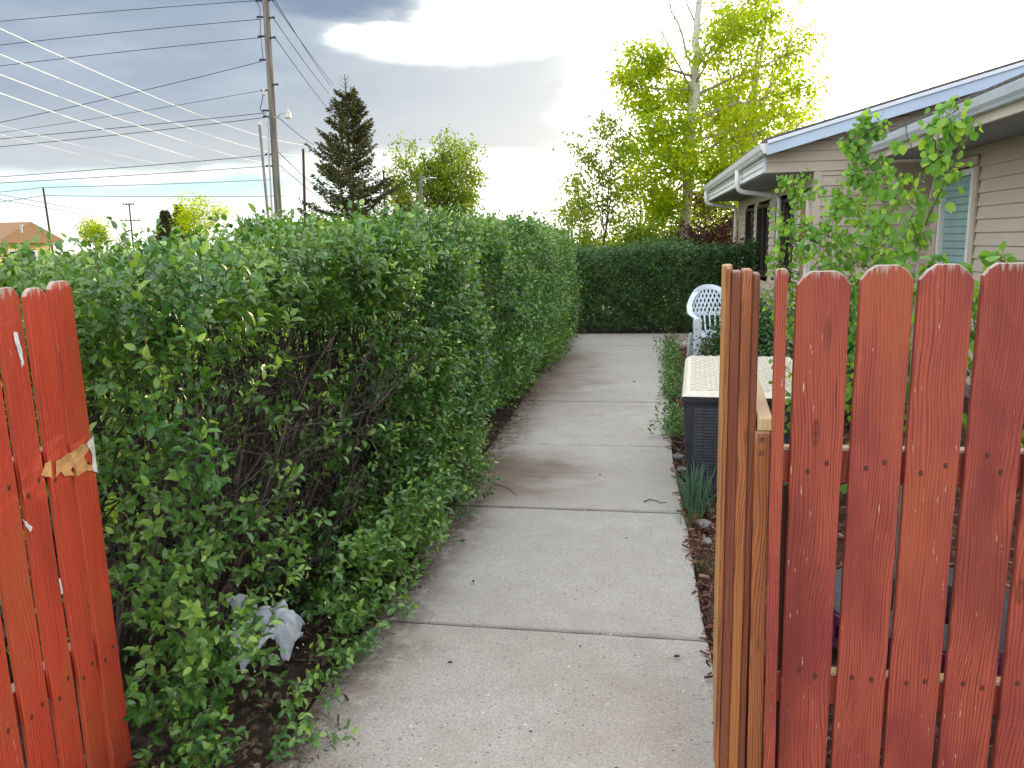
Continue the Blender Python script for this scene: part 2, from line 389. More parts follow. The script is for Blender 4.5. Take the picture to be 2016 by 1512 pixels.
def concrete():
    mt, n, out = material('old_concrete'); c = coords(n); x, y, z = n.xyz(c)
    big = n.noise(c, 1.1, 4); mid = n.noise(c, 6, 5, .6); fine = n.noise(c, 140, 3, .7); vf = n.noise(c, 420, 2, .7)
    col = n.mix(n.ss(.3, .7, big), (.405, .378, .335), (.475, .45, .41))
    col = n.mix(n.ss(.35, .65, mid) * .45, col, (.33, .30, .262))
    col = n.mix(n.ss(.38, .68, fine) * .75, col, (.21, .19, .17))
    col = n.mix(n.ss(.55, .72, vf) * .4, col, (.60, .57, .53))
    sid = n.math('FLOOR', (y + .0) / 1.49); wn = n.node('ShaderNodeTexWhiteNoise', noise_dimensions='1D'); n.set(wn.inputs['W'], sid)
    col = n.mix(S(n, wn.outputs['Value']) * .35, col, (.36, .345, .33))
    crk = n.noise(n.map(c, (1, 1, 1), (4, 9, 0)), 2.2, 6, .6); crack = (1.0 - n.ss(.0, .004, n.math('ABSOLUTE', crk - .5))) * n.ss(.56, .62, n.noise(c, .8, 2))
    col = n.mix(crack * .6, col, (.15, .13, .11))
    jy = n.math('ABSOLUTE', n.math('FRACT', y / 1.49) - .5); jd = n.ss(.485, .5, jy + (mid - .5) * .02)
    col = n.mix(jd * .45, col, (.20, .18, .155))
    # exposed pebbles and pits
    pd, pc = n.vor(c, 26); pr, _, _ = n.xyz(pc)
    pb = (1.0 - n.ss(.10, .19, pd + (mid - .5) * .2)) * n.ss(.80, .86, pr)
    col = n.mix(pb * .8, col, (.60, .57, .52))
    qd, qc = n.vor(n.map(c, (1, 1.9, 1), (3.3, 1.7, 0)), 34); qr, q2, _ = n.xyz(qc)
    pit = (1.0 - n.ss(.12, .22, qd + (n.noise(c, 60, 3) - .5) * .30)) * n.ss(.66, .72, qr)
    col = n.mix(pit * .8, col, (.09, .08, .07))
    # brown soil stains along the hedge side
    sn = n.noise(n.map(c, (1.0, 1.7, 1)), 1.6, 5, .6)
    left = 1.0 - n.ss(-.95, .05, x + (sn - .5) * 1.3)
    s1 = n.ss(4.25, 4.9, y + (sn - .5) * .7) * (1.0 - n.ss(5.3, 5.95, y + (sn - .5) * .3))
    s2 = n.ss(6.6, 8.4, y + (sn - .5)) * (1.0 - n.ss(10.8, 11.8, y))
    st = n.math('MINIMUM', s1 * .8 + s2 * .55, 1.0) * left
    col = n.mix(n.ss(.0, .8, st) * .8, col, (.13, .085, .055))
    wet = st * n.ss(.55, .75, n.noise(n.map(c, (2, 4, 1), (5, 2, 0)), 1.2, 3))
    col = n.mix(wet * .6, col, (.08, .06, .045))
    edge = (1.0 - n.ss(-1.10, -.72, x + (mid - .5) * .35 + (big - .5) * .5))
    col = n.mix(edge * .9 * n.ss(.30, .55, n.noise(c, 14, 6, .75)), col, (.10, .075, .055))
    h = fine * .5 + mid * .3 - pit * 1.2 + pb * .3
    pbr(n, out, col, .88, n.bump(h, .45, .006), .25)
    return mt
M['concrete'] = concrete()
def soil(name, c0, c1, c2):
    mt, n, out = material(name); c = coords(n); a = n.noise(c, 12, 6, .7); b = n.noise(c, 60, 4, .7)
    col = n.mix(n.ss(.35, .65, a), c0, c1); col = n.mix(n.ss(.6, .7, b) * .6, col, c2)
    pbr(n, out, col, .95, n.bump(a + b * .6, .8, .03), .1); return mt
M['soil'] = soil('dark_soil', (.030, .022, .017), (.075, .055, .042), (.16, .13, .10))
M['jointsoil'] = soil('joint_dirt', (.02, .017, .014), (.04, .032, .026), (.07, .06, .05))
M['mulchsoil'] = soil('mulch_bed', (.05, .025, .018), (.12, .06, .045), (.22, .14, .11))
M['lawn'] = soil('lawn_soil', (.07, .12, .02), (.14, .20, .03), (.22, .26, .05))
M['gravelground'] = soil('dry_ground', (.14, .15, .07), (.20, .20, .10), (.26, .24, .15))

# ------------------------------------------------------------------ world: cloudy evening sky
SUN_EL, SUN_AZ = R(9.5), R(17.0)       # azimuth clockwise from +Y
SD = Vector((math.sin(SUN_AZ) * math.cos(SUN_EL), math.cos(SUN_AZ) * math.cos(SUN_EL), math.sin(SUN_EL)))
world = bpy.data.worlds.new('World'); scene.world = world; world.use_nodes = True
wt = world.node_tree; wt.nodes.clear(); n = NT(wt)
wout = n.node('ShaderNodeOutputWorld')
sky = n.node('ShaderNodeTexSky', sky_type='NISHITA'); sky.sun_disc = False
sky.sun_elevation = SUN_EL; sky.sun_rotation = SUN_AZ; sky.air_density = 1.2; sky.dust_density = 1.5
bg1 = n.node('ShaderNodeBackground'); wt.links.new(sky.outputs[0], bg1.inputs[0]); bg1.inputs[1].default_value = .12
c = coords(n, 'Generated'); x, y, z = n.xyz(c)
a = n.math('ARCTAN2', x, y); e = n.math('ARCSINE', z)
nv = n.map(c, (3, 3, 11)); n1 = n.noise(nv, 1.0, 7, .58) - .5; n2 = n.noise(n.map(c, (6, 6, 22), (3.1, 1.2, .4)), 1.0, 6, .6) - .5
nL = n.noise(n.map(c, (1.6, 1.6, 5), (7, 2, 1)), 1.0, 3) - .5
ew = e + n1 * .09 + n2 * .03; aw = a + nL * .25 + n2 * .14
# clear sky behind the clouds
cyan = n.mix(n.ss(.025, .085, e), (1.25, 1.22, 1.12), (.50, .82, .84)); 
clear = n.mix(n.ss(-.50, -.24, a), cyan, (1.5, 1.5, 1.45))
clear = n.mix(n.ss(-.12, .12, a), clear, (2.4, 2.35, 2.2))
wisp = n.ss(.02, .22, n2 * .6 + n1) * n.ss(.16, .23, e) * (1.0 - n.ss(-.10, .12, a)) * .6
clear = n.mix(wisp, clear, (.72, .76, .80))
# grey cloud sheet
gcol = n.mix(n.ss(-.56, -.18, a + n1 * .35), (.30, .37, .47), (.52, .565, .61))
gcol = n.mix(n.ss(-.05, .30, n1 + n2 * .25) * .5, gcol, (.62, .68, .76))
gcol = n.mix(n.ss(.02, .25, n2 * .6 - n1 * .5) * .15, gcol, (.26, .31, .39))
gcol = n.mix((1.0 - n.ss(.11, .19, e)) * .55, gcol, (.62, .64, .66))
G = n.ss(.068, .112, ew - (a + .60) * .030) * (1.0 - n.ss(-.06, .09, aw + n1 * .22))
lowb = n.math('MINIMUM', n.math('SQRT', (a + .215) * (a + .215) * .055 + .00025) + .192, .244)
opening = n.ss(-.40, -.35, aw) * n.ss(-.006, .034, e - lowb + n2 * .05 + n1 * .05) * (1.0 - n.ss(.247, .262, ew) * (1.0 - n.ss(-.30, -.20, aw)))
G = G * (1.0 - opening)
topband = n.ss(.256, .272, ew) * (1.0 - n.ss(-.34, -.22, aw))
col = n.mix(G, clear, gcol)
edge = n.ss(.0, .5, G) * (1.0 - n.ss(.5, 1.0, G))
col = n.mix(edge * .6, col, (1.25, 1.25, 1.2))
col = n.mix(topband * .95, col, (.185, .255, .37))
# small grey puff drifting by the tree
pa = (a + .045) / .075; pe = (e - .235 - (a + .045) * .55) / .022
puff = (1.0 - n.ss(.3, 1.3, pa * pa + pe * pe + n2 * 3.0)) * .55
col = n.mix(puff, col, (.66, .70, .72))
# unseen broken cloud overhead and behind, brightened to light the foreground
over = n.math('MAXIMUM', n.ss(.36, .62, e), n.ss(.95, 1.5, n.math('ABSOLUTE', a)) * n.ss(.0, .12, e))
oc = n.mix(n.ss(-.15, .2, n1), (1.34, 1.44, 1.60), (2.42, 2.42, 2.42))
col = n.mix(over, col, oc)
# glow round the low sun
dp = n.node('ShaderNodeVectorMath', operation='DOT_PRODUCT'); n.set(dp.inputs[0], c); dp.inputs[1].default_value = SD
gl = n.math('POWER', n.math('MAXIMUM', S(n, dp.outputs['Value']), 0.0), 28.0)
col = n.mix(gl * (1.0 - G * .8), col, (5.5, 5.0, 4.0))
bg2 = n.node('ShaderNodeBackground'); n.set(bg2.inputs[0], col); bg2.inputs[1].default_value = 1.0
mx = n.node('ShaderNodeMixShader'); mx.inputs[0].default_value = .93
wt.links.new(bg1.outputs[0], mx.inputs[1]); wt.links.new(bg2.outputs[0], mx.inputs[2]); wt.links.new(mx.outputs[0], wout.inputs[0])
sl = bpy.data.lights.new('sun', 'SUN'); sl.energy = 3.6; sl.angle = R(.6); sl.color = (1, .80, .50)
so = bpy.data.objects.new('sun', sl); COL.objects.link(so); so.rotation_euler = SD.to_track_quat('Z', 'Y').to_euler()
scene.view_settings.view_transform = 'Standard'; scene.view_settings.look = 'None'
scene.view_settings.exposure = 0.34; scene.view_settings.gamma = 1

# ------------------------------------------------------------------ ground, path
def sheet(name, poly, z, mat, kind='structure'):
    me = bpy.data.meshes.new(name); me.from_pydata([(p[0], p[1], z) for p in poly], [], [tuple(range(len(poly)))])
    o = link(name, me, mat); o['kind'] = kind; return o
sheet('ground', [(-600, -60), (600, -60), (600, 900), (-600, 900)], -.06, M['gravelground'])
sheet('lawn', [(-22, -2), (-2.75, -2), (-2.75, 13), (-3.2, 34), (-22, 34)], -.045, M['lawn'])
# soil bed under the hedge, slightly mounded, one grid
def bed(name, x0, x1, y0, y1, z, mat, amp=.02, res=.08):
    nx, ny = int((x1 - x0) / res), int((y1 - y0) / res)
    X, Y = np.meshgrid(np.linspace(x0, x1, nx), np.linspace(y0, y1, ny), indexing='ij')
    Z = z + amp * (np.sin(X * 7 + Y * 3) * np.sin(Y * 5 - X * 2) * .5 + rng.random(X.shape) * .6 - .5)
    V = np.stack([X, Y, Z], -1).reshape(-1, 3)
    i = np.arange(nx - 1)[:, None] * ny + np.arange(ny - 1)[None]; i = i.ravel()
    o = fast(name, V, np.stack([i, i + ny, i + ny + 1, i + 1], -1), mat); o['kind'] = 'structure'; return o
bed('soil', -3.0, -1.02, .6, 13.3, -.022, M['soil'])
bed('mulch_bed', .28, 3.7, 1.0, 13.6, -.03, M['mulchsoil'])
bed('soil', -5.0, 3.4, 13.55, 16.2, -.02, M['soil'], res=.15)
def redge(Y): return .31 if Y < 6 else .31 + (Y - 6) * .034
joints = [-.0, 1.49, 2.98, 4.47, 5.97, 7.68, 9.15, 10.6, 11.95, 13.5]
mb = MB()
for i in range(len(joints) - 1):
    y0, y1 = joints[i] + .0075, joints[i + 1] - .0075
    xl = -1.12; x0r, x1r = redge(y0), redge(y1)
    if i == len(joints) - 2: x0r = x1r = 2.3; xl = -2.2
    nn = 14; P = []
    for k in range(nn + 1): P.append((xl + (x0r - xl) * k / nn, y0 + random.uniform(-.0025, .0025) - .02 * k / nn))
    for k in range(1, 10): t = k / 10; P.append((x0r + (x1r - x0r) * t + random.uniform(-.006, .006), y0 + (y1 - y0) * t))
    for k in range(nn + 1): P.append((x1r + (xl - x1r) * k / nn, y1 + random.uniform(-.0025, .0025) - .02 * (1 - k / nn)))
    dz = random.uniform(-.004, .004)
    mb.prism(P, 2, -.09, dz)
path = mb.build('path', M['concrete'], None, bevel=.005); path['kind'] = 'structure'
sheet('path_joint_soil', [(-1.1, 0), (.3, 0), (.55, 13.4), (-1.1, 13.4)], -.035, M['jointsoil'])

# ------------------------------------------------------------------ fence boards
def picket(parent, loc, rz, w, h, mat, nails=(), th=.019, tilt=0.0, dog=.03, name='picket', label=None):
    k = 10; prof = []
    for i in range(k + 1): prof.append((w / 2 + random.uniform(-.0012, .0012), h * i / k * .975))
    prof[-1] = (w / 2, h - dog); prof += [(w / 2 - dog * .45, h - dog * .38), (w / 2 - dog, h), (-w / 2 + dog, h), (-w / 2 + dog * .45, h - dog * .38), (-w / 2, h - dog)]
    for i in range(k - 1, -1, -1): prof.append((-w / 2 + random.uniform(-.0012, .0012), h * i / k * .975))
    mb = MB().prism(prof, 1, 0, th)
    o = mb.build(name, mat, parent, bevel=.0018)
    a = o.data.attributes.new('top', 'FLOAT', 'POINT')
    zz = np.zeros(len(o.data.vertices) * 3, np.float32); o.data.vertices.foreach_get('co', zz); a.data.foreach_set('value', zz[2::3] / h)
    o.location = loc; o.rotation_euler = (0, tilt, rz)
    if label: o['label'] = label
    for (nx, nz) in nails:
        q = MB().lathe([(0, -.0022), (.0028, -.0018), (.0030, -.0006), (.0032, .0008)], 10)
        no = q.build('nail', M['nail'], o, smooth=True); no.rotation_euler = (R(90), 0, 0)
        for v in no.data.vertices: v.co.z = -v.co.z
        no.location = (nx, -.0004, nz)
        # dark sunken ring of stained wood round the head
        rg = MB().lathe([(.0032, .0), (.0046, .0007), (.0052, .0)], 10).build('nail_ring', M['hole'], o)
        rg.rotation_euler = (R(90), 0, 0); rg.location = (nx, -.0002, nz); rg.scale = (1, 1.5, 1)
    return o

def rail(parent, p0, p1, w, h, mat, name='rail', label=None):
    p0 = Vector(p0); d = Vector(p1) - p0; L = d.length
    mb = MB().box(0, L, -w / 2, w / 2, -h / 2, h / 2); o = mb.build(name, mat, parent, bevel=.003)
    o.location = p0; o.rotation_euler = (0, -math.asin(d.z / L), math.atan2(d.y, d.x))
    if label: o['label'] = label
    return o

# fixed picket fence on the right, square to the path
FY = 2.0
fence = empty('picket_fence', (.40, FY, 0), 0, 'dark red picket fence right of the path, in front of the storage box and tyre', 'fence')
cx = [.472, .6125, .745, .8805, 1.02, 1.165, 1.31, 1.455, 1.60]
for i, xc in enumerate(cx):
    nl = [(-.022 + random.uniform(-.008, .008), 1.0 + random.uniform(-.03, .03)), (.026 + random.uniform(-.008, .008), 1.0 + random.uniform(-.02, .02)),
          (-.024 + random.uniform(-.006, .006), .405 + random.uniform(-.012, .012)), (.026 + random.uniform(-.006, .006), .40 + random.uniform(-.012, .012))]
    picket(fence, (xc - .40, 0, .03), 0, .122 if i else .126, 1.485 + [.0, .012, .012, .012, .02, 0, .01, 0, .01][i], M['red'], nl, tilt=[-.004, .0, .002, .006, .004, 0, 0, 0, 0][i], dog=[.034, .036, .038, .03, .03, .03, .03, .03, .03][i])
for zc in (1.012, .38):
    r = rail(fence, (-.02, .041, zc), (1.32, .041, zc), .038, .092, M['red'])
    rail(r, (0.01, 0, .0475), (1.33, 0, .0475), .034, .003, M['rawwood'], name='rail_top')
pp = MB().box(-.015, .052, .024, .11, -.1, .955).build('post', M['post'], fence, bevel=.003)
# narrow ripped picket at the fence end
np_ = picket(fence, (-.026, -.07, .0), R(-6), .029, 1.525, M['red'], [], th=.022, dog=.006, tilt=-.014, label='narrow ripped picket with bevelled edge')

# open gate on the right: seen almost edge on
g = empty('wooden_gate', (.240, 2.0, 0), R(-5.5), 'open orange brown cedar gate seen edge on, right side of the path', 'gate')
def plank(parent, x0, x1, y0, y1, z0, z1, mat, name='picket', bev=.003, lean=0.0):
    mb = MB()
    k = 8; zs = [z0 + (z1 - z0) * i / k for i in range(k + 1)]
    prof = [(x0 + random.uniform(-.0008, .0008), zz) for zz in zs] + [(x1 + random.uniform(-.0008, .0008), zz) for zz in zs[::-1]]
    mb.prism(prof, 1, y0, y1); o = mb.build(name, mat, parent, bevel=bev)
    a = o.data.attributes.new('top', 'FLOAT', 'POINT')
    zz = np.zeros(len(o.data.vertices) * 3, np.float32); o.data.vertices.foreach_get('co', zz); a.data.foreach_set('value', zz[2::3] / z1)
    o.rotation_euler = (0, lean, 0)
    return o
LN = -.004
plank(g, .062, .080, .0, .09, .06, 1.512, M['cedar_dark'], lean=LN)
plank(g, .036, .0615, -.004, .09, .06, 1.522, M['cedar'], lean=LN)
plank(g, .012, .0355, -.002, .09, .06, 1.518, M['cedar_dark'], lean=LN)
plank(g, .000, .0115, .004, .10, .06, 1.526, M['cedar'], lean=LN)
ypos = [(.104, .20), (.206, .31), (.318, .43), (.436, .545), (.552, .66), (.668, .78)]
for i, (a0, a1) in enumerate(ypos):
    plank(g, -.004 + .004 * (i % 2), .016, a0, a1, .07, 1.53 - .004 * i, [M['cedar_pale'], M['cedar'], M['cedar_pale'], M['cedar_dark'], M['cedar_pale'], M['cedar_dark']][i], lean=LN)
st = plank(g, .086, .124, -.015, .075, .05, 1.11, M['cedar'], name='stile', lean=-.012)
for nz in (1.09, 1.055):
    q = MB().lathe([(0, -.003), (.003, -.002), (.0045, .0006), (.006, .0012), (.0065, 0)], 12).build('screw', M['nail'], st, smooth=True)
    q.rotation_euler = (R(90), 0, 0); q.location = (.104, -.016, nz)
rail(g, (.098, .0, 1.128), (.098, .78, 1.128), .038, .034, M['rawwood'], label='pale weathered top rail')
rail(g, (.115, .08, .40), (.115, .78, .40), .038, .088, M['cedar'])

# open gate on the left, lying along the path, orange red
GX = -1.555
g2 = empty('wooden_gate', (GX, 1.97, 0), 0, 'open bright orange red picket gate at the left edge against the hedge', 'gate')
b = [(1.968, 1.885, 1.525, 0.03), (1.867, 1.794, 1.512, .03), (1.775, 1.697, 1.518, .03), (1.677, 1.592, 1.50, .03), (1.572, 1.47, 1.47, .03), (1.45, 1.36, 1.47, .03), (1.35, 1.26, 1.47, .03), (1.25, 1.16, 1.47, .03), (1.15, 1.06, 1.47, .03)]
for i, (f_, nr, h, dg) in enumerate(b):
    nl = [(-.02 + random.uniform(-.006, .006), 1.02 + random.uniform(-.015, .015)), (.018, 1.04 + random.uniform(-.015, .015)), (-.02, .43 + random.uniform(-.01, .01)), (.02, .45 + random.uniform(-.01, .01))]
    # local +x of the board runs along +Y, its face looks towards +X (the path)
    picket(g2, (.0 + .002 * (i % 2), (f_ + nr) / 2 - 1.97, -.03), R(90), f_ - nr, h + .03, M['orange'], nl, th=.016, dog=.022, tilt=-.006)
for zc in (1.03, .44):
    rail(g2, (-.042, -.9, zc), (-.042, -.02, zc), .038, .089, M['orange'])
# torn paint patch on the three boards (bare yellow wood and white primer), thin flakes of a paler coat
def patch(parent_z, pts, mat, x=.0015, name='bare_patch'):
    mb = MB().prism(pts, 0, x - .001, x); return mb.build(name, mat, g2)
M['bare'] = simple('bare_yellow_wood', (.52, .27, .10), .7, .25, 25, .2)
M['primer'] = simple('white_primer', (.62, .60, .58), .7, .2, 40, .2)
def gp(x, y):   # point on the gate face
    d = Fv + Rv * (x - 1008) / FPX - Uv * (y - 756) / FPX
    p = Vector((0, 0, H)) + d * (GX / d.x); return (p.y - 1.97, p.z)
def blob(pts, jit=.002):
    out = []
    for i in range(len(pts)):
        p, q = pts[i], pts[(i + 1) % len(pts)]
        out.append(p)
        for t in (.33, .66): out.append((p[0] + (q[0] - p[0]) * t + random.uniform(-jit, jit), p[1] + (q[1] - p[1]) * t + random.uniform(-jit, jit)))
    return out
patch(0, blob([gp(137, 892), gp(158, 876), gp(176, 872), gp(172, 888), gp(164, 898), gp(168, 912), gp(180, 916), gp(186, 928), gp(168, 926), gp(150, 938), gp(143, 915)]), M['bare'], .0024)
patch(0, blob([gp(106, 908), gp(134, 890), gp(142, 915), gp(136, 925), gp(143, 936), gp(124, 938), gp(116, 928), gp(107, 938)]), M['bare'], .0064)
patch(0, blob([gp(88, 912), gp(98, 905), gp(103, 942), gp(80, 936)]), M['bare'], .0024)
patch(0, blob([gp(170, 872), gp(182, 858), gp(191, 930), gp(182, 928), gp(180, 895)]), M['primer'], .0032)
patch(0, blob([gp(26, 652), gp(33, 655), gp(42, 690), gp(46, 715), gp(42, 724), gp(36, 700), gp(28, 675)]), M['primer'], .0028)
patch(0, blob([gp(41, 1022), gp(49, 1026), gp(62, 1038), gp(58, 1047), gp(52, 1040)]), M['primer'], .0034)
patch(0, blob([gp(114, 1138), gp(117, 1140), gp(122, 1168), gp(119, 1170)], .001), M['primer'], .0034)

# ------------------------------------------------------------------ the long hedge left of the path
def htop(Y): return float(np.interp(Y, [1.9, 3.0, 3.8, 4.6, 5.2, 6.2, 8, 10, 12.6], [1.48, 1.57, 1.65, 1.73, 1.76, 1.75, 1.80, 1.77, 1.68]))
def hfront(Y, z):
    base = np.interp(Y, [1.9, 2.4, 3.0, 3.6, 4.6, 5.4, 5.9, 6.6, 8, 10, 12.6], [-1.36, -1.30, -1.22, -1.12, -1.09, -1.15, -1.27, -1.17, -1.06, -.98, -1.0])
    belly = .10 * np.sin(np.clip(z / 1.8, 0, 1) * math.pi)
    base = base + belly + .05 * np.sin(Y * 2.7 + z * 2) + .04 * np.sin(Y * 6.1 - z * 5)
    return base - np.where((Y > 5) & (Y < 8), .18 * np.clip(.35 - z, 0, .35) / .35, 0) - np.clip(z - 1.5, 0, 1) * .25
HOL = [(2.62, 1.04, .50, .37, 1.0), (3.10, .92, .37, .44, 1.0), (2.25, .75, .22, .30, .8), (2.9, .42, .30, .20, .95), (3.42, .62, .22, .3, .7), (6.15, 1.05, .30, .32, .95), (5.95, .65, .25, .35, .8), (8.6, 1.15, .5, .22, .6), (4.1, 1.28, .35, .13, .6)]
def hollow(Y, z):
    h = np.zeros_like(Y)
    for (yc, zc, ry, rz, s) in HOL:
        d = ((Y - yc) / ry) ** 2 + ((z - zc) / rz) ** 2
        h = np.maximum(h, s * np.clip(2.0 - d, 0, 1))
    return h
hedge = empty('clipped_hedge', (-1.9, 7, 0), 0, 'tall leafy green hedge running along the left side of the path', 'hedge')
HX = -1.9
def loc(P): return P - np.array([-1.9, 7, 0])
Lf = Leaves(); Tw = Tubes()
def hx_add(B, D, Ln, nl, size, tw, up=.25, tpl=OVAL, twigs=True, droop=0.0, r=None):
    kp_ = ~((np.abs(B[:, 1] - 2.48) < .36) & (B[:, 0] > -1.7) & ((B[:, 0] < -1.17) | (B[:, 2] > .14)) & (B[:, 2] < .50 - .5 * np.abs(B[:, 1] - 2.5)) & (rng.random(len(B)) < .88))
    B, D = B[kp_], D[kp_]; Ln = np.broadcast_to(Ln, (len(kp_),))[kp_]; size = np.broadcast_to(size, (len(kp_),))[kp_]; r = None if r is None else r[kp_]
    sprays(Lf, Tw if twigs else None, loc(B), D, Ln, nl, size, tpl, tw, up, droop, r)
def face_pts(nn, y0, y1, z0=.02, zt=None):
    Y = y0 + (y1 - y0) * rng.random(nn); T = np.interp(Y, np.linspace(1.9, 12.6, 40), [htop(v) for v in np.linspace(1.9, 12.6, 40)])
    z = z0 + (T - z0) * rng.random(nn) ** .9
    return Y, z
segs = [(2.02, 3.6, 2350, .044, .12, 9, OVAL, True), (3.6, 5.7, 2700, .044, .11, 8, OVAL, True), (5.7, 8.6, 2900, .048, .12, 7, OVAL, False), (8.6, 12.6, 2700, .052, .13, 6, DIAM, False)]
for (y0, y1, nn, sz, ln, nl, tpl, tw) in segs:
    Y, z = face_pts(nn, y0, y1); h = hollow(Y, z)
    keep = rng.random(nn) > h * .93; Y, z, h = Y[keep], z[keep], h[keep]; k = len(Y)
    depth = rng.random(k) ** 1.6 * .28
    cl = np.sin(Y * 9 + 2 * np.sin(z * 7)) * np.sin(z * 10 + 1.5 * np.sin(Y * 5)) * .07
    X = hfront(Y, z) - depth + cl - h * .12
    B = np.stack([X - .06, Y, z], -1)
    D = np.stack([.75 + rng.normal(size=k) * .35, rng.normal(size=k) * .45 - .1, .55 + rng.normal(size=k) * .4], -1)
    low = z < .35; D[low, 2] -= .5
    hx_add(B, D, ln * (.6 + .8 * rng.random(k)), nl, sz * (.8 + .4 * rng.random(k)), .0013, tpl=tpl, twigs=tw)
# inner leaves behind the hollows, and scattered deep ones
for (y0, y1, nn, sz) in ((1.95, 4.2, 380, .042), (5.4, 7.2, 260, .036)):
    Y, z = face_pts(nn, y0, y1); k = nn
    X = hfront(Y, z) - .35 - .65 * rng.random(k)
    hx_add(np.stack([X, Y, z], -1), rng.normal(size=(k, 3)) + np.array([.5, 0, .5]), .10, 6, sz, .001, twigs=False)
# crown of the hedge
for (y0, y1, nn, sz, ln, nl, tpl, tw, xw) in ((2.0, 3.8, 1650, .045, .12, 9, OVAL, True, 2.0), (3.8, 6.0, 1700, .046, .12, 8, OVAL, True, 1.5), (6, 8.8, 1300, .046, .13, 7, OVAL, False, 1.4), (8.8, 12.6, 1300, .056, .13, 6, DIAM, False, 1.4)):
    Y = y0 + (y1 - y0) * rng.random(nn); T = np.array([htop(v) for v in Y])
    u = rng.random(nn); X = hfront(Y, T) - .02 - xw * u
    back = np.clip((u - .75) / .25, 0, 1)
    z = T - .10 - rng.random(nn) ** 1.4 * .22 - .15 * back ** 2 - .05 * np.clip(1 - u * 8, 0, 1) + .03 * np.sin(Y * 5 + X * 4)
    D = np.stack([rng.normal(size=nn) * .35 + .1, rng.normal(size=nn) * .35, .95 + 0 * X], -1)
    r = np.clip(.25 + .75 * rng.random(nn), 0, 1)
    hx_add(np.stack([X, Y, z], -1), D, ln * (.5 + .7 * rng.random(nn)), nl, sz * (.8 + .45 * rng.random(nn)), .0015, tpl=tpl, twigs=tw, r=r)
# long upright young shoots on top, bigger paler leaves
nn = 60; Y = 2.0 + 4.6 * rng.random(nn) ** 1.2; T = np.array([htop(v) for v in Y]); X = hfront(Y, T) - .05 - 1.5 * rng.random(nn)
hx_add(np.stack([X, Y, T - .16], -1), np.stack([rng.normal(size=nn) * .18, rng.normal(size=nn) * .18, 1 + 0 * X], -1), .13 + .10 * rng.random(nn), 9, .055, .002, r=.5 + .5 * rng.random(nn))
# back face, towards the lawn
nn = 2300; Y, z = face_pts(nn, 2.2, 12.6, .55); keep = rng.random(nn) > .35 * (z < 1.1) * (Y < 4.5); Y, z = Y[keep], z[keep]; k = len(Y)
X = hfront(Y, z) - np.where(Y < 3.8, 1.95, 1.4) + rng.random(k) * .3
hx_add(np.stack([X, Y, z], -1), np.stack([-.7 + rng.normal(size=k) * .4, rng.normal(size=k) * .5, .5 + rng.normal(size=k) * .4], -1), .13, 6, .055, .001, tpl=DIAM, twigs=False)
# near end of the hedge, behind the left gate, and the far end
nn = 700; X = -1.35 - 1.9 * rng.random(nn); z = .1 + 1.45 * rng.random(nn) ** .7
hx_add(np.stack([X, 2.05 + .25 * rng.random(nn) + np.where(X < -1.75, .1, .0), z], -1), np.stack([rng.normal(size=nn) * .4, -.8 + 0 * X, .5 + rng.normal(size=nn) * .4], -1), .12, 8, .04, .0014)
nn = 500; X = -1.0 - 1.4 * rng.random(nn); z = .1 + 1.55 * rng.random(nn)
hx_add(np.stack([X, 12.5 + .2 * rng.random(nn), z], -1), np.stack([rng.normal(size=nn) * .4, .8 + 0 * X, .5 + 0 * X], -1), .13, 6, .055, .001, tpl=DIAM, twigs=False)
# shoots spilling out low at the near corner and along the kerb
nn = 330; Y = 1.9 + 2.6 * rng.random(nn); X = hfront(Y, np.full(nn, .2)) - .02 + .16 * rng.random(nn) - np.where(Y < 2.6, .08, .0)
hx_add(np.stack([X, Y, .02 + .38 * rng.random(nn)], -1), np.stack([.55 + rng.normal(size=nn) * .4, -.3 + rng.normal(size=nn) * .5, .5 + rng.normal(size=nn) * .35], -1), .15, 9, .043, .0014, r=.2 + .8 * rng.random(nn))
nn = 70; Y = 2.0 + 1.1 * rng.random(nn); X = -1.13 + .07 * rng.normal(size=nn)
hx_add(np.stack([X, Y, .01 + .06 * rng.random(nn)], -1), np.stack([.4 + rng.normal(size=nn) * .5, rng.normal(size=nn) * .5, .45 + 0 * X], -1), .09, 7, .036, .0012, r=.3 + .7 * rng.random(nn))
nn = 75; Y = 1.62 + .75 * rng.random(nn); X = -1.2 - .27 * rng.random(nn)
hx_add(np.stack([X, Y, .01 + .05 * rng.random(nn)], -1), np.stack([rng.normal(size=nn) * .5 + .2, rng.normal(size=nn) * .5, .7 + 0 * X], -1), .13, 8, .034, .0012, r=.5 + .5 * rng.random(nn))
Lb = Leaves(); nn = 2000; Y, z = face_pts(nn, 2.0, 6.0, .1); X = hfront(Y, z) + .03 - .10 * rng.random(nn)
q = rng.random(nn) < .35; z[q] = np.array([htop(v) for v in Y[q]]) + .04 * rng.random(q.sum()) - .05; X[q] -= 1.0 * rng.random(q.sum())
kb = hollow(Y, z) < .3; X, Y, z = X[kb], Y[kb], z[kb]; nn = len(X)
Lb.add(DIAM, loc(np.stack([X, Y, z], -1)), rng.normal(size=(nn, 3)), rng.normal(size=(nn, 3)), .009 + .004 * rng.random(nn))
Lf.build('foliage', M['hedge_leaf'], hedge)
Lb.build('buds', M['bud'], hedge)['kind'] = 'stuff'
Tw.build('twigs', M['greentwig'], hedge)
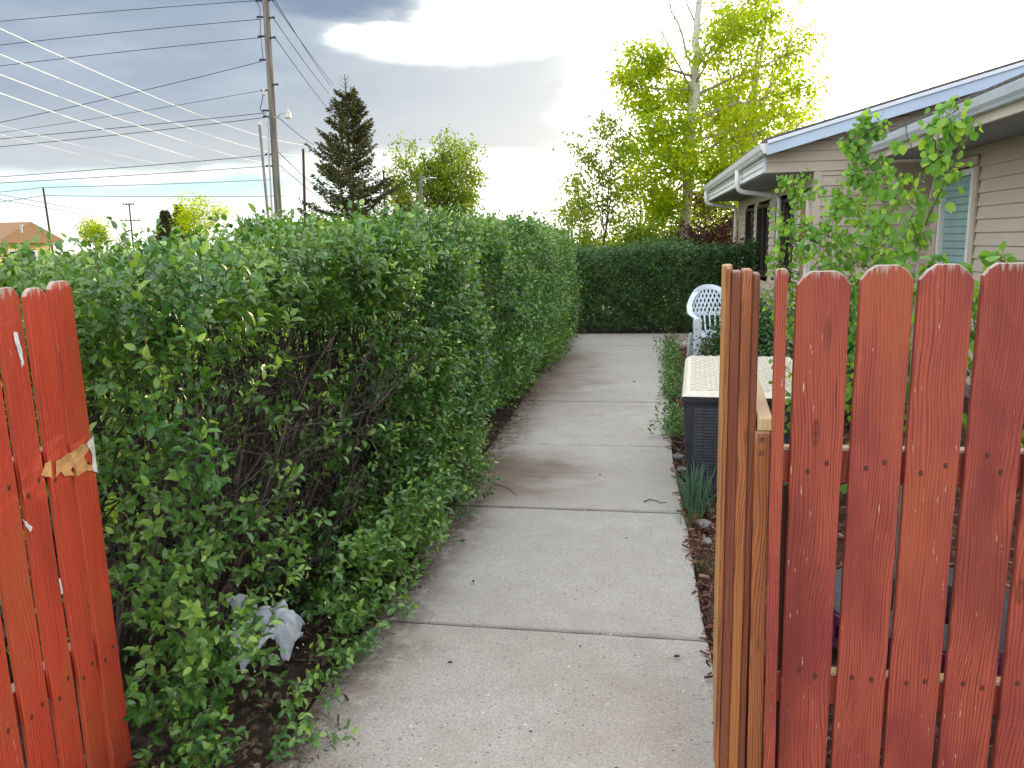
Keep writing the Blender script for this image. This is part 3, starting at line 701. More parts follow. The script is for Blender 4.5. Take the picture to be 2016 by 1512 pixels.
# woody stems
Br = Tubes()
def stem(p0, p1, r0, wob=.05, seg=7, sides=6, r1=.25):
    P = wander(p0, p1, seg, wob)
    if ((P[:, 1] < 2.03) & (P[:, 0] > -1.85)).any(): return P
    Br.add(loc(P), np.linspace(r0, r0 * r1, seg + 1), sides); return P
Yc = 2.15
while Yc < 12.4:
    near = Yc < 4.6
    for row in (-.52, -.95) + ((-1.45,) if Yc < 3.8 else ()):
        bx = hfront(np.array(Yc), np.array(.3)) + row + random.uniform(-.08, .08); by = Yc + random.uniform(-.1, .1)
        for k in range(9 if near else 5):
            T = htop(Yc); sp = .42
            lean = random.uniform(-.45, .60) if near else random.uniform(-.35, .45)
            top = (bx + lean, by + random.uniform(-sp, sp), T - random.uniform(.12, .5))
            P = stem((bx + random.uniform(-.06, .06), by + random.uniform(-.06, .06), -.05), top, random.uniform(.007, .015), .055, 8, 6 if near else 4)
            for q in range(random.choice((3, 4, 5)) if near else 2):
                t = random.uniform(.25, .85); a0 = interp(P, t); L = random.uniform(.22, .55)
                d = np.array([random.uniform(-.2, 1.0), random.uniform(-.8, .8), random.uniform(.1, .9)]); d /= np.linalg.norm(d)
                Q = stem(a0, a0 + d * L, .0042, .09, 5, 4)
                if near:
                    for w in range(3):
                        a1 = interp(Q, random.uniform(.3, .95)); d2 = d + rng.normal(size=3) * .6; stem(a1, a1 + d2 / np.linalg.norm(d2) * random.uniform(.08, .2), .0016, .1, 3, 3)
    Yc += .26 if near else .42
# thick bare limbs in the hollow, reaching towards the path
for (p0, p1, r0) in [((-1.85, 2.75, .0), (-1.35, 3.05, 1.0), .017), ((-1.8, 2.85, .05), (-1.25, 2.55, .78), .014), ((-1.9, 3.2, .0), (-1.42, 3.1, 1.45), .018),
                     ((-1.95, 2.5, .25), (-1.28, 2.95, .82), .013), ((-1.7, 3.3, .05), (-1.22, 3.35, .95), .014), ((-2.0, 2.4, .4), (-1.4, 2.75, .62), .011),
                     ((-1.75, 2.6, .02), (-1.45, 2.35, 1.2), .015), ((-1.65, 3.05, .1), (-1.2, 3.25, .6), .012), ((-1.9, 2.3, .0), (-1.6, 2.45, 1.4), .017), ((-1.6, 6.1, 0), (-1.15, 6.2, 1.35), .014), ((-1.65, 5.9, 0), (-1.2, 5.85, 1.1), .012), ((-1.6, 6.3, 0), (-1.15, 6.4, 1.0), .012)]:
    P = stem(p0, p1, r0, .12, 9, 8, .35)
    for q in range(6):
        a0 = interp(P, random.uniform(.3, 1)); d = np.array([random.uniform(0, 1), random.uniform(-.9, .9), random.uniform(-.4, .9)]); d /= np.linalg.norm(d)
        Q = stem(a0, a0 + d * random.uniform(.12, .4), .0042, .14, 5, 5)
        for w in range(3):
            a1 = interp(Q, random.uniform(.3, .95)); d2 = d + rng.normal(size=3) * .7; stem(a1, a1 + d2 / np.linalg.norm(d2) * random.uniform(.05, .16), .0018, .12, 3, 3)
Br.build('branches', M['twig'], hedge)

# ------------------------------------------------------------------ clipped hedge across the end of the path
h2 = empty('clipped_hedge', (-.5, 14.2, 0), 0, 'low dark green hedge across the far end of the path', 'hedge')
off2 = np.array([-.5, 14.2, 0]); L2 = Leaves(); B2 = Tubes()
nn = 8500; X = -4.2 + 6.9 * rng.random(nn); z = .04 + 1.36 * rng.random(nn)
bare = np.exp(-((X + .75) / .45) ** 2 - ((z - .72) / .33) ** 2); keep = rng.random(nn) > bare * .8; X, z = X[keep], z[keep]; k = len(X)
Y = 13.62 + .06 * np.sin(X * 4) + rng.random(k) ** 1.5 * .22 - .07 * np.sin(z / 1.4 * 3.14) + .05 * np.sin(X * 9 + z * 8)
sprays(L2, None, np.stack([X, Y, z], -1) - off2, np.stack([rng.normal(size=k) * .5, -.8 + 0 * X, .5 + rng.normal(size=k) * .4], -1), .13, 6, .052, DIAM)
nn = 3000; X = -4.2 + 6.9 * rng.random(nn); Y = 13.6 + 1.3 * rng.random(nn); z = 1.31 + .06 * np.sin(X * 3) + .05 * np.sin(X * 7 + Y * 5) + .14 * rng.random(nn) ** 2
sprays(L2, None, np.stack([X, Y, z], -1) - off2, np.stack([rng.normal(size=nn) * .4, rng.normal(size=nn) * .4, 1 + 0 * X], -1), .11, 6, .05, DIAM, r=.35 + .65 * rng.random(nn))
nn = 1500; X = -4.2 + 6.9 * rng.random(nn); z = .05 + 1.3 * rng.random(nn)
sprays(L2, None, np.stack([X, 14.85 - .2 * rng.random(nn), z], -1) - off2, np.stack([rng.normal(size=nn) * .4, .8 + 0 * X, .5 + 0 * X], -1), .13, 6, .055, DIAM)
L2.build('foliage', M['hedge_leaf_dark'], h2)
for k in range(150):
    bx = random.uniform(-3.9, 2.5); P = wander((bx, 14.2 + random.uniform(-.25, .25), 0), (bx + random.uniform(-.4, .4), 14.0 + random.uniform(-.3, .4), random.uniform(.9, 1.35)), 5, .06)
    B2.add(P - off2, np.linspace(.011, .003, 6), 4)
B2.build('branches', M['twig'], h2)

# ------------------------------------------------------------------ ground litter (uncountable)
def stuff(name, o, label=None, cat=None):
    o['kind'] = 'stuff'; return tag(o, label, cat)
Lt = Leaves(); nn = 5200; Y = 1.2 + 11 * rng.random(nn) ** 1.6; X = -1.08 - 1.7 * rng.random(nn) ** 1.3 + .10 * (rng.random(nn) < .12)
Lt.add(OVAL, np.stack([X, Y, .0 + .03 * rng.random(nn)], -1), rng.normal(size=(nn, 3)) * np.array([1, 1, .25]), rng.normal(size=(nn, 3)) * .5 + np.array([0, 0, 1]), .018 + .03 * rng.random(nn))
q = 900; Y = 1.2 + 2.3 * rng.random(q); X = -1.13 - .75 * rng.random(q)
Lt.add(OVAL, np.stack([X, Y, .02 * rng.random(q)], -1), rng.normal(size=(q, 3)) * np.array([1, 1, .5]), rng.normal(size=(q, 3)) + np.array([0, 0, 1]), .014 + .03 * rng.random(q))
stuff('leaf_litter', Lt.build('leaf_litter', M['deadleaf']), 'brown dead leaves lying on the soil under the long hedge', 'leaf litter')
Ls = Leaves(); nn = 900; Y = 1.2 + 11 * rng.random(nn) ** 1.4; X = -1.10 - .9 * rng.random(nn) + .10 * (rng.random(nn) < .12)
Ls.add((np.array([[0, -.02, 0], [1, -.012, .02], [1, .012, .02], [0, .02, 0], [.5, 0, .05]]), [np.array([[0, 1, 4], [1, 2, 4], [2, 3, 4], [3, 0, 4]])]), np.stack([X, Y, .012 + .02 * rng.random(nn)], -1), rng.normal(size=(nn, 3)) * np.array([1, 1, .1]), np.tile([0, 0, 1.], (nn, 1)), .03 + .09 * rng.random(nn) ** 2)
stuff('twig_litter', Ls.build('twig_litter', M['deadleaf']), 'thin dry twigs scattered on the soil under the long hedge', 'twig litter')
Ld = Leaves(); nn = 9000; Y = 1.0 + 11 * rng.random(nn) ** 1.7; X = -1.10 + .06 * np.sin(Y * 4.1) + .05 * np.sin(Y * 9.7) + np.abs(rng.normal(size=nn)) * .085 - .10
Ld.add(CHIP, np.stack([X, Y, .001 + .006 * rng.random(nn)], -1), rng.normal(size=(nn, 3)) * np.array([1, 1, .3]), rng.normal(size=(nn, 3)) * .5 + np.array([0, 0, 1]), .004 + .012 * rng.random(nn) ** 2, .35 * rng.random(nn))
stuff('soil_crumbs', Ld.build('soil_crumbs', M['deadleaf'], None, False), 'dark soil crumbs spilled over the left edge of the path', 'soil crumbs')
Lc = Leaves(); nn = 17000; Y = 1.5 + 11.8 * rng.random(nn) ** 1.5; X0 = np.where(Y < 6, .31, .31 + (Y - 6) * .034); X = X0 - .012 + 2.6 * rng.random(nn) ** 1.35
Lc.add(CHIP, np.stack([X, Y, -.012 + .03 * rng.random(nn)], -1), rng.normal(size=(nn, 3)) * np.array([1, 1, .22]), rng.normal(size=(nn, 3)) * .4 + np.array([0, 0, 1]), .018 + .035 * rng.random(nn) ** 2)
stuff('bark_mulch', Lc.build('bark_mulch', M['chips'], None, False), 'reddish brown bark mulch covering the bed right of the path', 'bark mulch')
Lg = Leaves(); nn = 26000; Y = 1.0 + 13 * rng.random(nn) ** 1.2; X = -3.0 - 6 * rng.random(nn) ** 1.5
BL = (np.array([[0, -.05, 0], [0, .05, 0], [.55, .04, .03], [.55, -.04, .03], [1, 0, .12]]), [np.array([[0, 1, 2], [0, 2, 3], [3, 2, 4]])])
Lg.add(BL, np.stack([X, Y, np.full(nn, -.045)], -1), rng.normal(size=(nn, 3)) * .35 + np.array([0, 0, 1]), rng.normal(size=(nn, 3)), .05 + .05 * rng.random(nn))
stuff('grass', Lg.build('grass', M['lawn_blade']), 'sunlit yellow green lawn grass beyond the long hedge', 'grass')

# ------------------------------------------------------------------ tan house on the right
house = empty('ranch_house', (2.1, 9.6, 0), 0, 'tan ranch house with lap siding, white gutters and a low gable, right of the path', 'house')
def hp(name, mb, mat, parent=None, bevel=.003, label=None):
    o = mb.build(name, mat, None, bevel=bevel); o.parent = parent or house; 
    for v in o.data.vertices: v.co -= Vector((2.1, 9.6, 0))
    if parent: pass
    if label: o['label'] = label
    return o
def laps(mb, axis, c, sgn, u0, u1, z0, z1, holes=(), e=.115, top=None):
    """lap siding on plane axis=c facing sgn; holes (ua,ub,za,zb); top(u) gives a raking upper limit"""
    z = z0
    while z < z1 - 1e-4:
        zt = min(z + e, z1); cuts = [u0, u1]
        for (ua, ub, za, zb) in holes:
            if zb > z + .01 and za < zt - .01: cuts += [ua, ub]
        if top: cuts += list(np.linspace(u0, u1, 24))
        cuts = sorted(set(cuts))
        for a, b_ in zip(cuts[:-1], cuts[1:]):
            m_ = (a + b_) / 2
            if any(ua <= m_ <= ub and zb > z + .01 and za < zt - .01 for (ua, ub, za, zb) in holes): continue
            ta, tb = (min(zt, top(a)), min(zt, top(b_))) if top else (zt, zt)
            if max(ta, tb) <= z + .002: continue
            ta = max(ta, z + .001); tb = max(tb, z + .001)
            lo, hi = c + sgn * .020, c + sgn * .001
            def P(u, v, w): return (w, u, v) if axis == 'x' else (u, w, v)
            mb.add([P(a, z, c - sgn * .02), P(b_, z, c - sgn * .02), P(b_, z, lo), P(a, z, lo), P(b_, tb, hi), P(a, ta, hi)], [(0, 1, 2, 3), (3, 2, 4, 5)])
        z += e
    return mb
WX, GY, EX = 2.1, 9.6, 1.5          # gable wing: side wall x, front y, eave x
RX, SL = 6.3, .268                  # ridge x, roof slope
EZ = 2.60
def rake(xx): return EZ + (min(xx, 2 * RX - xx) - EX) * SL
fwin = [(10.55, 12.1, .95, 2.10), (12.75, 13.9, 1.0, 2.10)]
fwin = [(10.75, 12.0, 1.0, 2.12), (12.65, 13.75, 1.0, 2.12), (14.2, 15.1, 1.0, 2.12)]
door = (9.86, 10.35, .15, 2.12)
hp('side_wall', laps(MB(), 'x', WX, -1, GY + .05, 16.3, .1, 2.34, fwin + [door]), M['siding_cream'], bevel=0, label='cream side wall with dark windows')
hp('gable_wall', laps(laps(MB(), 'y', GY, -1, WX - .0, 10.9, .10, 2.335), 'y', GY, -1, EX + .02, 10.9, 2.335, 4.2, top=lambda u: rake(u) - .05), M['siding'], bevel=0, label='taupe gable end')
core = MB().box(WX + .14, 10.4, GY + .06, 16.25, .0, 2.33)
hp('inner_wall', core, M['siding'], bevel=0)
hp('end_wall', laps(MB(), 'y', 16.3, 1, WX, 10.5, .1, 3.9, top=lambda u: rake(u) - .05), M['siding'], bevel=0)
hp('foundation', MB().box(WX - .01, 10.5, GY + .02, 16.28, -.1, .12), M['stone'])
hp('corner_board', MB().box(WX - .035, WX + .05, GY - .03, GY + .06, .1, 2.33), M['siding'], label='vertical corner trim')
# roof slabs of the gable wing
mb = MB(); t_ = .05
for sg in (1, -1):
    xe = EX - .03 if sg == 1 else 2 * RX - EX + .03
    mb.prism([(xe, rake(EX) + .035), (RX, rake(RX) + .045), (RX, rake(RX) + .10), (xe, rake(EX) + .09)], 1, GY - .32, 16.55)
roof = hp('roof', mb, M['roofdark'], bevel=.004, label='low gable roof of dark shingles')
# pale blue rake boards
mb = MB(); y0 = GY - .34
mb.prism([(EX - .02, EZ - .10), (RX, rake(RX) - .10), (RX, rake(RX) + .055), (EX - .02, EZ + .045)], 1, y0, y0 + .03)
mb.prism([(RX, rake(RX) - .10), (2 * RX - EX, EZ - .10), (2 * RX - EX, EZ + .045), (RX, rake(RX) + .055)], 1, y0, y0 + .03)
hp('rake_board', mb, M['trimblue'], roof)
mb = MB().prism([(EX - .02, EZ + .020), (RX, rake(RX) + .028), (RX, rake(RX) + .068), (EX - .02, EZ + .060)], 1, y0 - .02, y0 - .002)
hp('drip_edge', mb, M['whiteblue'], roof)
hp('rake_soffit', MB().prism([(EX, EZ - .06), (RX, rake(RX) - .06), (RX, rake(RX) - .045), (EX, EZ - .045)], 1, y0 + .03, GY), M['soffit'], roof, 0)
# eave box: lapped fascia, soffit, gutter
EY0, EY1 = GY - .0, 16.45
hp('fascia', laps(MB(), 'x', EX + .02, -1, EY0, EY1, 2.34, 2.56, e=.073), M['white'], roof, 0, label='white lapped eave fascia')
hp('fascia_end', MB().box(EX - .005, EX + .03, GY - .022, GY + .0, 2.335, 2.58), M['whiteblue'], roof)
hp('soffit', MB().box(EX + .02, WX + .12, EY0 + .004, EY1, 2.325, 2.338), M['soffit'], roof, 0)
def gutter(xx, z, ya, yb, s=1.0):
    pr = [(xx, z + .0), (xx - .045 * s, z), (xx - .055 * s, z + .02), (xx - .075 * s, z + .045), (xx - .085 * s, z + .085), (xx - .09 * s, z + .105), (xx - .075 * s, z + .105), (xx - .07 * s, z + .09), (xx - .062 * s, z + .05), (xx - .035 * s, z + .015), (xx - .008, z + .015), (xx - .008, z + .11), (xx, z + .11)]
    mb = MB().prism(pr, 1, ya, yb)
    for yy in (ya, yb - .004): mb.prism([pr[0], pr[1], pr[2], pr[3], pr[4], pr[5], pr[12]], 1, yy - .003, yy + .006)
    return mb
hp('gutter', gutter(EX - .006, EZ - .075, EY0 - .30, EY1), M['white'], roof, .0015, label='white gutter along the gable wing eave')
def pipe(pts, w=.075, d=.055):
    mb = MB()
    for p, q in zip(pts[:-1], pts[1:]):
        dv = (Vector(q) - Vector(p)).normalized() * .015; mb.bar(Vector(p) - dv, Vector(q) + dv, w, d, (0, 1, .01))
    return mb
def rpipe(pts, r=.034):
    P = [];  # rounded bends
    pts = [np.array(p, float) for p in pts]
    P.append(pts[0])
    for i in range(1, len(pts) - 1):
        a_, b_, c_ = pts[i - 1], pts[i], pts[i + 1]
        u = (a_ - b_) / np.linalg.norm(a_ - b_); v = (c_ - b_) / np.linalg.norm(c_ - b_); rr = .09
        for t in np.linspace(0, 1, 6): P.append((1 - t) ** 2 * (b_ + u * rr) + 2 * t * (1 - t) * b_ + t * t * (b_ + v * rr))
    P.append(pts[-1]); return MB().tube(P, r, 10)
ds = hp('downspout', rpipe([(EX - .06, 11.45, 2.52), (EX - .05, 11.45, 2.24), (WX - .07, 11.50, 2.16), (WX - .07, 11.52, .15)]), M['white'], None, 0, label='white downspout bending back to the wall')
for p in ds.data.polygons: p.use_smooth = True
ds = hp('downspout', rpipe([(EX - .06, 16.2, 2.52), (EX - .05, 16.2, 2.28), (WX - .07, 16.2, 2.20), (WX - .07, 16.22, .15)]), M['white'], None, 0)
for p in ds.data.polygons: p.use_smooth = True
# windows on the side wall
def window(y0, y1, z0, z1, xx, parent=house, frame='white', glass='darkglass', t=.05, mull=None, label=None, curtain=None):
    f = MB(); xo = xx - .035
    f.box(xo, xx + .03, y0 - t, y0, z0 - t, z1 + t).box(xo, xx + .03, y1, y1 + t, z0 - t, z1 + t).box(xo + .002, xx + .03, y0, y1, z1, z1 + t).box(xo + .002, xx + .03, y0, y1, z0 - t, z0)
    if mull: f.box(xo + .006, xx + .02, mull - .02, mull + .02, z0, z1)
    w = hp('window', f, M[frame], None, .003, label)
    hp('pane', MB().box(xx + .022, xx + .03, y0, y1, z0, z1), M[glass], w, 0)
    hp('sill', MB().box(xo - .03, xo + .03, y0 - t - .02, y1 + t + .02, z0 - t - .035, z0 - t - .002), M[frame], w)
    return w
for i, (ya, yb, za, zb) in enumerate(fwin): window(ya + .06, yb - .06, za + .06, zb - .06, WX, frame='darkframe', mull=(ya + yb) / 2 if i < 2 else None, label='dark side window in cream trim')
dr = hp('door', MB().box(WX - .02, WX + .03, door[0] + .07, door[1] - .07, door[2], door[3] - .07), M['doorwood'], label='orange brown door in a white frame')
hp('door_frame', MB().box(WX - .04, WX + .03, door[0], door[0] + .07, door[2], door[3]).box(WX - .04, WX + .03, door[1] - .07, door[1], door[2], door[3]).box(WX - .038, WX + .03, door[0] + .07, door[1] - .07, door[3] - .07, door[3]), M['white'], dr)
mb = MB()
for k in range(5): mb.box(WX - .032, WX - .022, door[0] + .12, door[1] - .12, .45 + k * .33, .70 + k * .33)
hp('door_panel', mb, M['doorwood'], dr, .006)
# near wing
NX, NE = 3.35, 2.6
nw = (8.42, 9.28, 1.20, 2.24)
hp('near_wall', laps(MB(), 'x', NX, -1, 1.2, GY - .02, .1, 2.44, [nw], e=.125), M['siding'], bevel=0, label='taupe lap siding of the near wing')
hp('near_wall_core', MB().box(NX + .14, 9.8, 1.3, GY - .05, 0, 2.42), M['siding'], bevel=0)
hp('near_end_wall', laps(MB(), 'y', 1.2, -1, NX, 9.8, .1, 2.44, e=.125), M['siding'], bevel=0)
hp('near_foundation', MB().box(NX - .01, 9.8, 1.22, GY - .06, -.1, .12), M['stone'])
w = window(nw[0] + .07, nw[1] - .07, nw[2] + .07, nw[3] - .07, NX, frame='white', glass='curtain', t=.06, label='window with a teal pleated blind')
mb = MB()
for k in range(11): z = nw[2] + .09 + k * .075; mb.box(NX + .008, NX + .016, nw[0] + .08, nw[1] - .08, z, z + .068)
hp('blind', mb, M['curtain'], w, .004)
hp('window_trim', MB().box(NX - .045, NX - .016, nw[0] - .06, nw[1] + .06, nw[3] + .008, nw[3] + .10).box(NX - .043, NX - .016, nw[1] + .01, nw[1] + .09, nw[2] - .05, nw[3]).box(NX - .043, NX - .016, nw[0] - .09, nw[0] - .01, nw[2] - .05, nw[3]), M['siding'], w)
nroof = MB().prism([(NE - .03, 2.585), (6.6, 2.585 + 4.0 * .24), (6.6, 2.64 + 4.0 * .24), (NE - .03, 2.64)], 1, .9, GY - .35)
nroof.prism([(6.6, 2.585 + 4.0 * .24), (10.4, 2.62), (10.4, 2.675), (6.6, 2.64 + 4.0 * .24)], 1, .9, GY - .35)
nroof = hp('near_roof', nroof, M['roofdark'], label='low roof of the near wing')
hp('fascia', MB().box(NE, NE + .03, .95, GY - .36, 2.40, 2.585), M['cream'], nroof, label='cream eave board of the near wing')
hp('soffit', MB().box(NE + .03, NX + .12, .95, GY - .04, 2.425, 2.437), M['soffit'], nroof, 0)
hp('gutter', gutter(NE - .004, 2.475, .92, GY - .37, 1.15), M['whiteblue'], nroof, .0015, label='white gutter along the near eave')
# bulb lamp on the gable wall
lm = hp('wall_lamp', MB().lathe([(0, 0), (.055, 0), (.06, .02), (.04, .05), (.0, .055)], 20, (2.93, GY - .03, 2.22)), M['metal'], None, 0, label='bare bulb wall lamp')
bb = hp('lamp_bulb', MB().lathe([(0, -.17), (.045, -.155), (.072, -.11), (.07, -.06), (.04, -.01), (.03, .02)], 20, (2.93, GY - .10, 2.20)), M['frost'], lm, 0)
for p in bb.data.polygons: p.use_smooth = True

# ------------------------------------------------------------------ storage box, chair, tyre
BL_, BW, BH = 1.54, .82, .62
box = empty('storage_box', (.305, 4.73, 0), R(-4.5), 'black wicker look storage box with a cream woven lid beside the path', 'storage box')
def taper(name, x0, x1, y0, y1, z0, z1, k, mat, parent, bevel=.012):
    V = []
    for z_, s in ((z0, k), (z1, 0)):
        V += [(x0 + s, y0 + s, z_), (x1 - s, y0 + s, z_), (x1 - s, y1 - s, z_), (x0 + s, y1 - s, z_)]
    return MB().add(V, [(3, 2, 1, 0), (4, 5, 6, 7), (0, 1, 5, 4), (1, 2, 6, 5), (2, 3, 7, 6), (3, 0, 4, 7)]).build(name, mat, parent, bevel=bevel, seg=2)
body = taper('body', .012, BW - .012, .012, BL_ - .012, .0, .555, .035, M['plastic_black'], box)
mb = MB()      # woven slats standing proud of the walls
for r_ in range(27):
    z0 = .035 + r_ * .0185; s = .035 * (1 - z0 / .555)
    for c_ in range(11):
        xa = .075 + c_ * (BW - .15) / 11; xb = xa + (BW - .15) / 11 - .003
        o_ = .0085 if (r_ // 3 + c_) % 2 else .0015
        mb.box(xa, xb, .012 + s - o_, .03 + s, z0, z0 + .0125)
    for c_ in range(20):
        ya = .075 + c_ * (BL_ - .15) / 20; yb = ya + (BL_ - .15) / 20 - .003
        o_ = .0085 if (r_ // 3 + c_) % 2 else .0015
        mb.box(.012 + s - o_, .03 + s, ya, yb, z0, z0 + .0155)
mb.build('woven_panel', M['slat'], body)
lid = taper('lid', -.006, BW + .006, -.006, BL_ + .006, .555, .598, .004, M['plastic_black'], box)
lid['label'] = 'black lid edge'
V = MB().add([(-.002, -.002, .594), (BW + .002, -.002, .594), (BW + .002, BL_ + .002, .594), (-.002, BL_ + .002, .594), (.03, .03, .622), (BW - .03, .03, .622), (BW - .03, BL_ - .03, .622), (.03, BL_ - .03, .622)],
    [(3, 2, 1, 0), (4, 5, 6, 7), (0, 1, 5, 4), (1, 2, 6, 5), (2, 3, 7, 6), (3, 0, 4, 7)])
V.build('lid_top', M['lidtrim'], lid, bevel=.004, seg=2)
mb = MB(); nx, ny = 22, 40
for i in range(nx):
    for j in range(ny):
        x0 = .045 + i * (BW - .09) / nx; y0 = .045 + j * (BL_ - .09) / ny; dx = (BW - .09) / nx; dy = (BL_ - .09) / ny
        zt = .629 if (i + j) % 2 else .6255
        if (i + j) % 2: mb.box(x0 + .001, x0 + dx - .001, y0 + .004, y0 + dy - .004, .62, zt)
        else: mb.box(x0 + .005, x0 + dx - .005, y0 + .001, y0 + dy - .001, .62, zt)
mb.build('lid_weave', M['lid'], lid, bevel=.0012)

box.scale = (1, 1, 1.09)
chair = empty('garden_chair', (1.0, 9.65, 0), R(9), 'white plastic garden chair with a lattice back behind the storage box', 'chair')
PW = M['plastic_white']
seat = MB().prism([(-.25, -.26), (.25, -.26), (.22, .22), (-.22, .22)], 2, .425, .445).build('seat', PW, chair, bevel=.008, seg=2)
for sx in (-1, 1):
    MB().add([(sx * .27 - .045, -.30, 0), (sx * .27 + .03, -.30, 0), (sx * .27 + .03, -.26, 0), (sx * .27 - .045, -.26, 0), (sx * .265 - .055, -.27, .66), (sx * .265 + .045, -.27, .66), (sx * .265 + .045, -.21, .66), (sx * .265 - .055, -.21, .66)],
        [(3, 2, 1, 0), (4, 5, 6, 7), (0, 1, 5, 4), (1, 2, 6, 5), (2, 3, 7, 6), (3, 0, 4, 7)]).build('leg', PW, chair, bevel=.008, seg=2)
    MB().add([(sx * .24 - .03, .30, 0), (sx * .24 + .03, .30, 0), (sx * .24 + .03, .35, 0), (sx * .24 - .03, .35, 0), (sx * .22 - .035, .20, .44), (sx * .22 + .035, .20, .44), (sx * .22 + .035, .25, .44), (sx * .22 - .035, .25, .44)],
        [(3, 2, 1, 0), (4, 5, 6, 7), (0, 1, 5, 4), (1, 2, 6, 5), (2, 3, 7, 6), (3, 0, 4, 7)]).build('leg', PW, chair, bevel=.008, seg=2)
def bpos(u, v):     # chair back surface, u -1..1, v 0..1
    wd = .245 + .03 * math.sin(v * math.pi); y_ = .20 + .17 * v - .11 * u * u
    return Vector((u * wd, y_, .44 + v * .56))
def vtop(u): return math.sqrt(max(0, 1 - (abs(u) ** 2.6) * .62)) 
back = empty('backrest', (0, 0, 0)); back.parent = chair
fr = MB(); pts = [bpos(-1, v) for v in np.linspace(.45, .615, 5)] + [bpos(u, vtop(u)) for u in np.linspace(-1, 1, 25)] + [bpos(1, v) for v in np.linspace(.615, .45, 5)]
for p, q in zip(pts[:-1], pts[1:]): fr.bar(p - (q - p) * .15, q + (q - p) * .15, .026, .06, (0, .3, 1)) if abs((q - p).x) > abs((q - p).z) else fr.bar(p - (q - p) * .15, q + (q - p) * .15, .026, .06, (1, 0, .1))
bf = fr.build('back_frame', PW, chair, bevel=.004)
bpy.data.objects.remove(back)
lt = MB()
def strip(f0, f1, w=.020, nseg=8):
    P = [bpos(*((f0[0] + (f1[0] - f0[0]) * t, f0[1] + (f1[1] - f0[1]) * t))) for t in np.linspace(0, 1, nseg)]
    for p, q in zip(P[:-1], P[1:]): lt.bar(p, q, .010, w, (1, 0, .6) if f0[0] < f1[0] else (-1, 0, .6))
for k in range(-9, 11):
    for sgn in (1, -1):
        u0, v0 = k * .19, .40
        seg = [(u0 + sgn * t * .95, v0 + t) for t in np.linspace(0, .6, 40)]
        seg = [(u, v) for (u, v) in seg if abs(u) < .97 and v < vtop(u)]
        if len(seg) > 4: strip(seg[0], seg[-1])
for u in np.linspace(-.72, .72, 7):
    for p, q in zip(np.linspace(.0, .4, 5)[:-1], np.linspace(.0, .4, 5)[1:]): lt.bar(bpos(u, p), bpos(u * 1.0, q), .022, .010, (0, 1, 0))
for (vv) in (.41, .02):
    P = [bpos(u, vv) for u in np.linspace(-.95, .95, 14)]
    for p, q in zip(P[:-1], P[1:]): lt.bar(p, q, .012, .035, (0, 0, 1))
lt.build('backrest', PW, chair, bevel=.002)
for sx in (-1, 1):
    P = [Vector((sx * .265, -.27, .655)), Vector((sx * .285, -.15, .675)), Vector((sx * .29, 0, .69)), Vector((sx * .28, .12, .72)), bpos(sx, .62)]
    ar = MB()
    for p, q in zip(P[:-1], P[1:]): ar.bar(p, q + (q - p) * .1, .062, .022, (0, 0, 1))
    ar.build('armrest', PW, chair, bevel=.008, seg=2)

tyre = empty('planter_tyre', (1.15, 3.02, 0), 0, 'old grey black tyre lying on the bark with purple painted tread behind the fence', 'tyre')
sw = MB().lathe([(.20, .05), (.195, .12), (.20, .185), (.23, .205), (.29, .215), (.35, .205), (.385, .18)], 48).build('sidewall', M['tyre'], tyre, smooth=True)
MB().lathe([(.20, .05), (.22, .0), (.33, .0), (.38, .03)], 48).build('lower_sidewall', M['tyre'], tyre, smooth=True)
MB().lathe([(.380, .03), (.388, .06), (.388, .15), (.385, .18)], 48).build('tread', M['purple'], tyre, smooth=True)
mb = MB()
for k in range(40):
    for r_ in range(3):
        a0 = 2 * math.pi * (k + .5 * (r_ % 2)) / 40; a1 = a0 + .12; z0 = .04 + r_ * .046; z1 = z0 + .038
        V = [(rr * math.cos(a_), rr * math.sin(a_), z_) for rr in (.385, .397) for a_ in (a0, a1) for z_ in (z0, z1)]
        mb.add(V, [(0, 1, 3, 2), (4, 6, 7, 5), (0, 4, 5, 1), (2, 3, 7, 6), (0, 2, 6, 4), (1, 5, 7, 3)])
mb.build('tread_block', M['purple'], tyre)['kind'] = 'stuff'

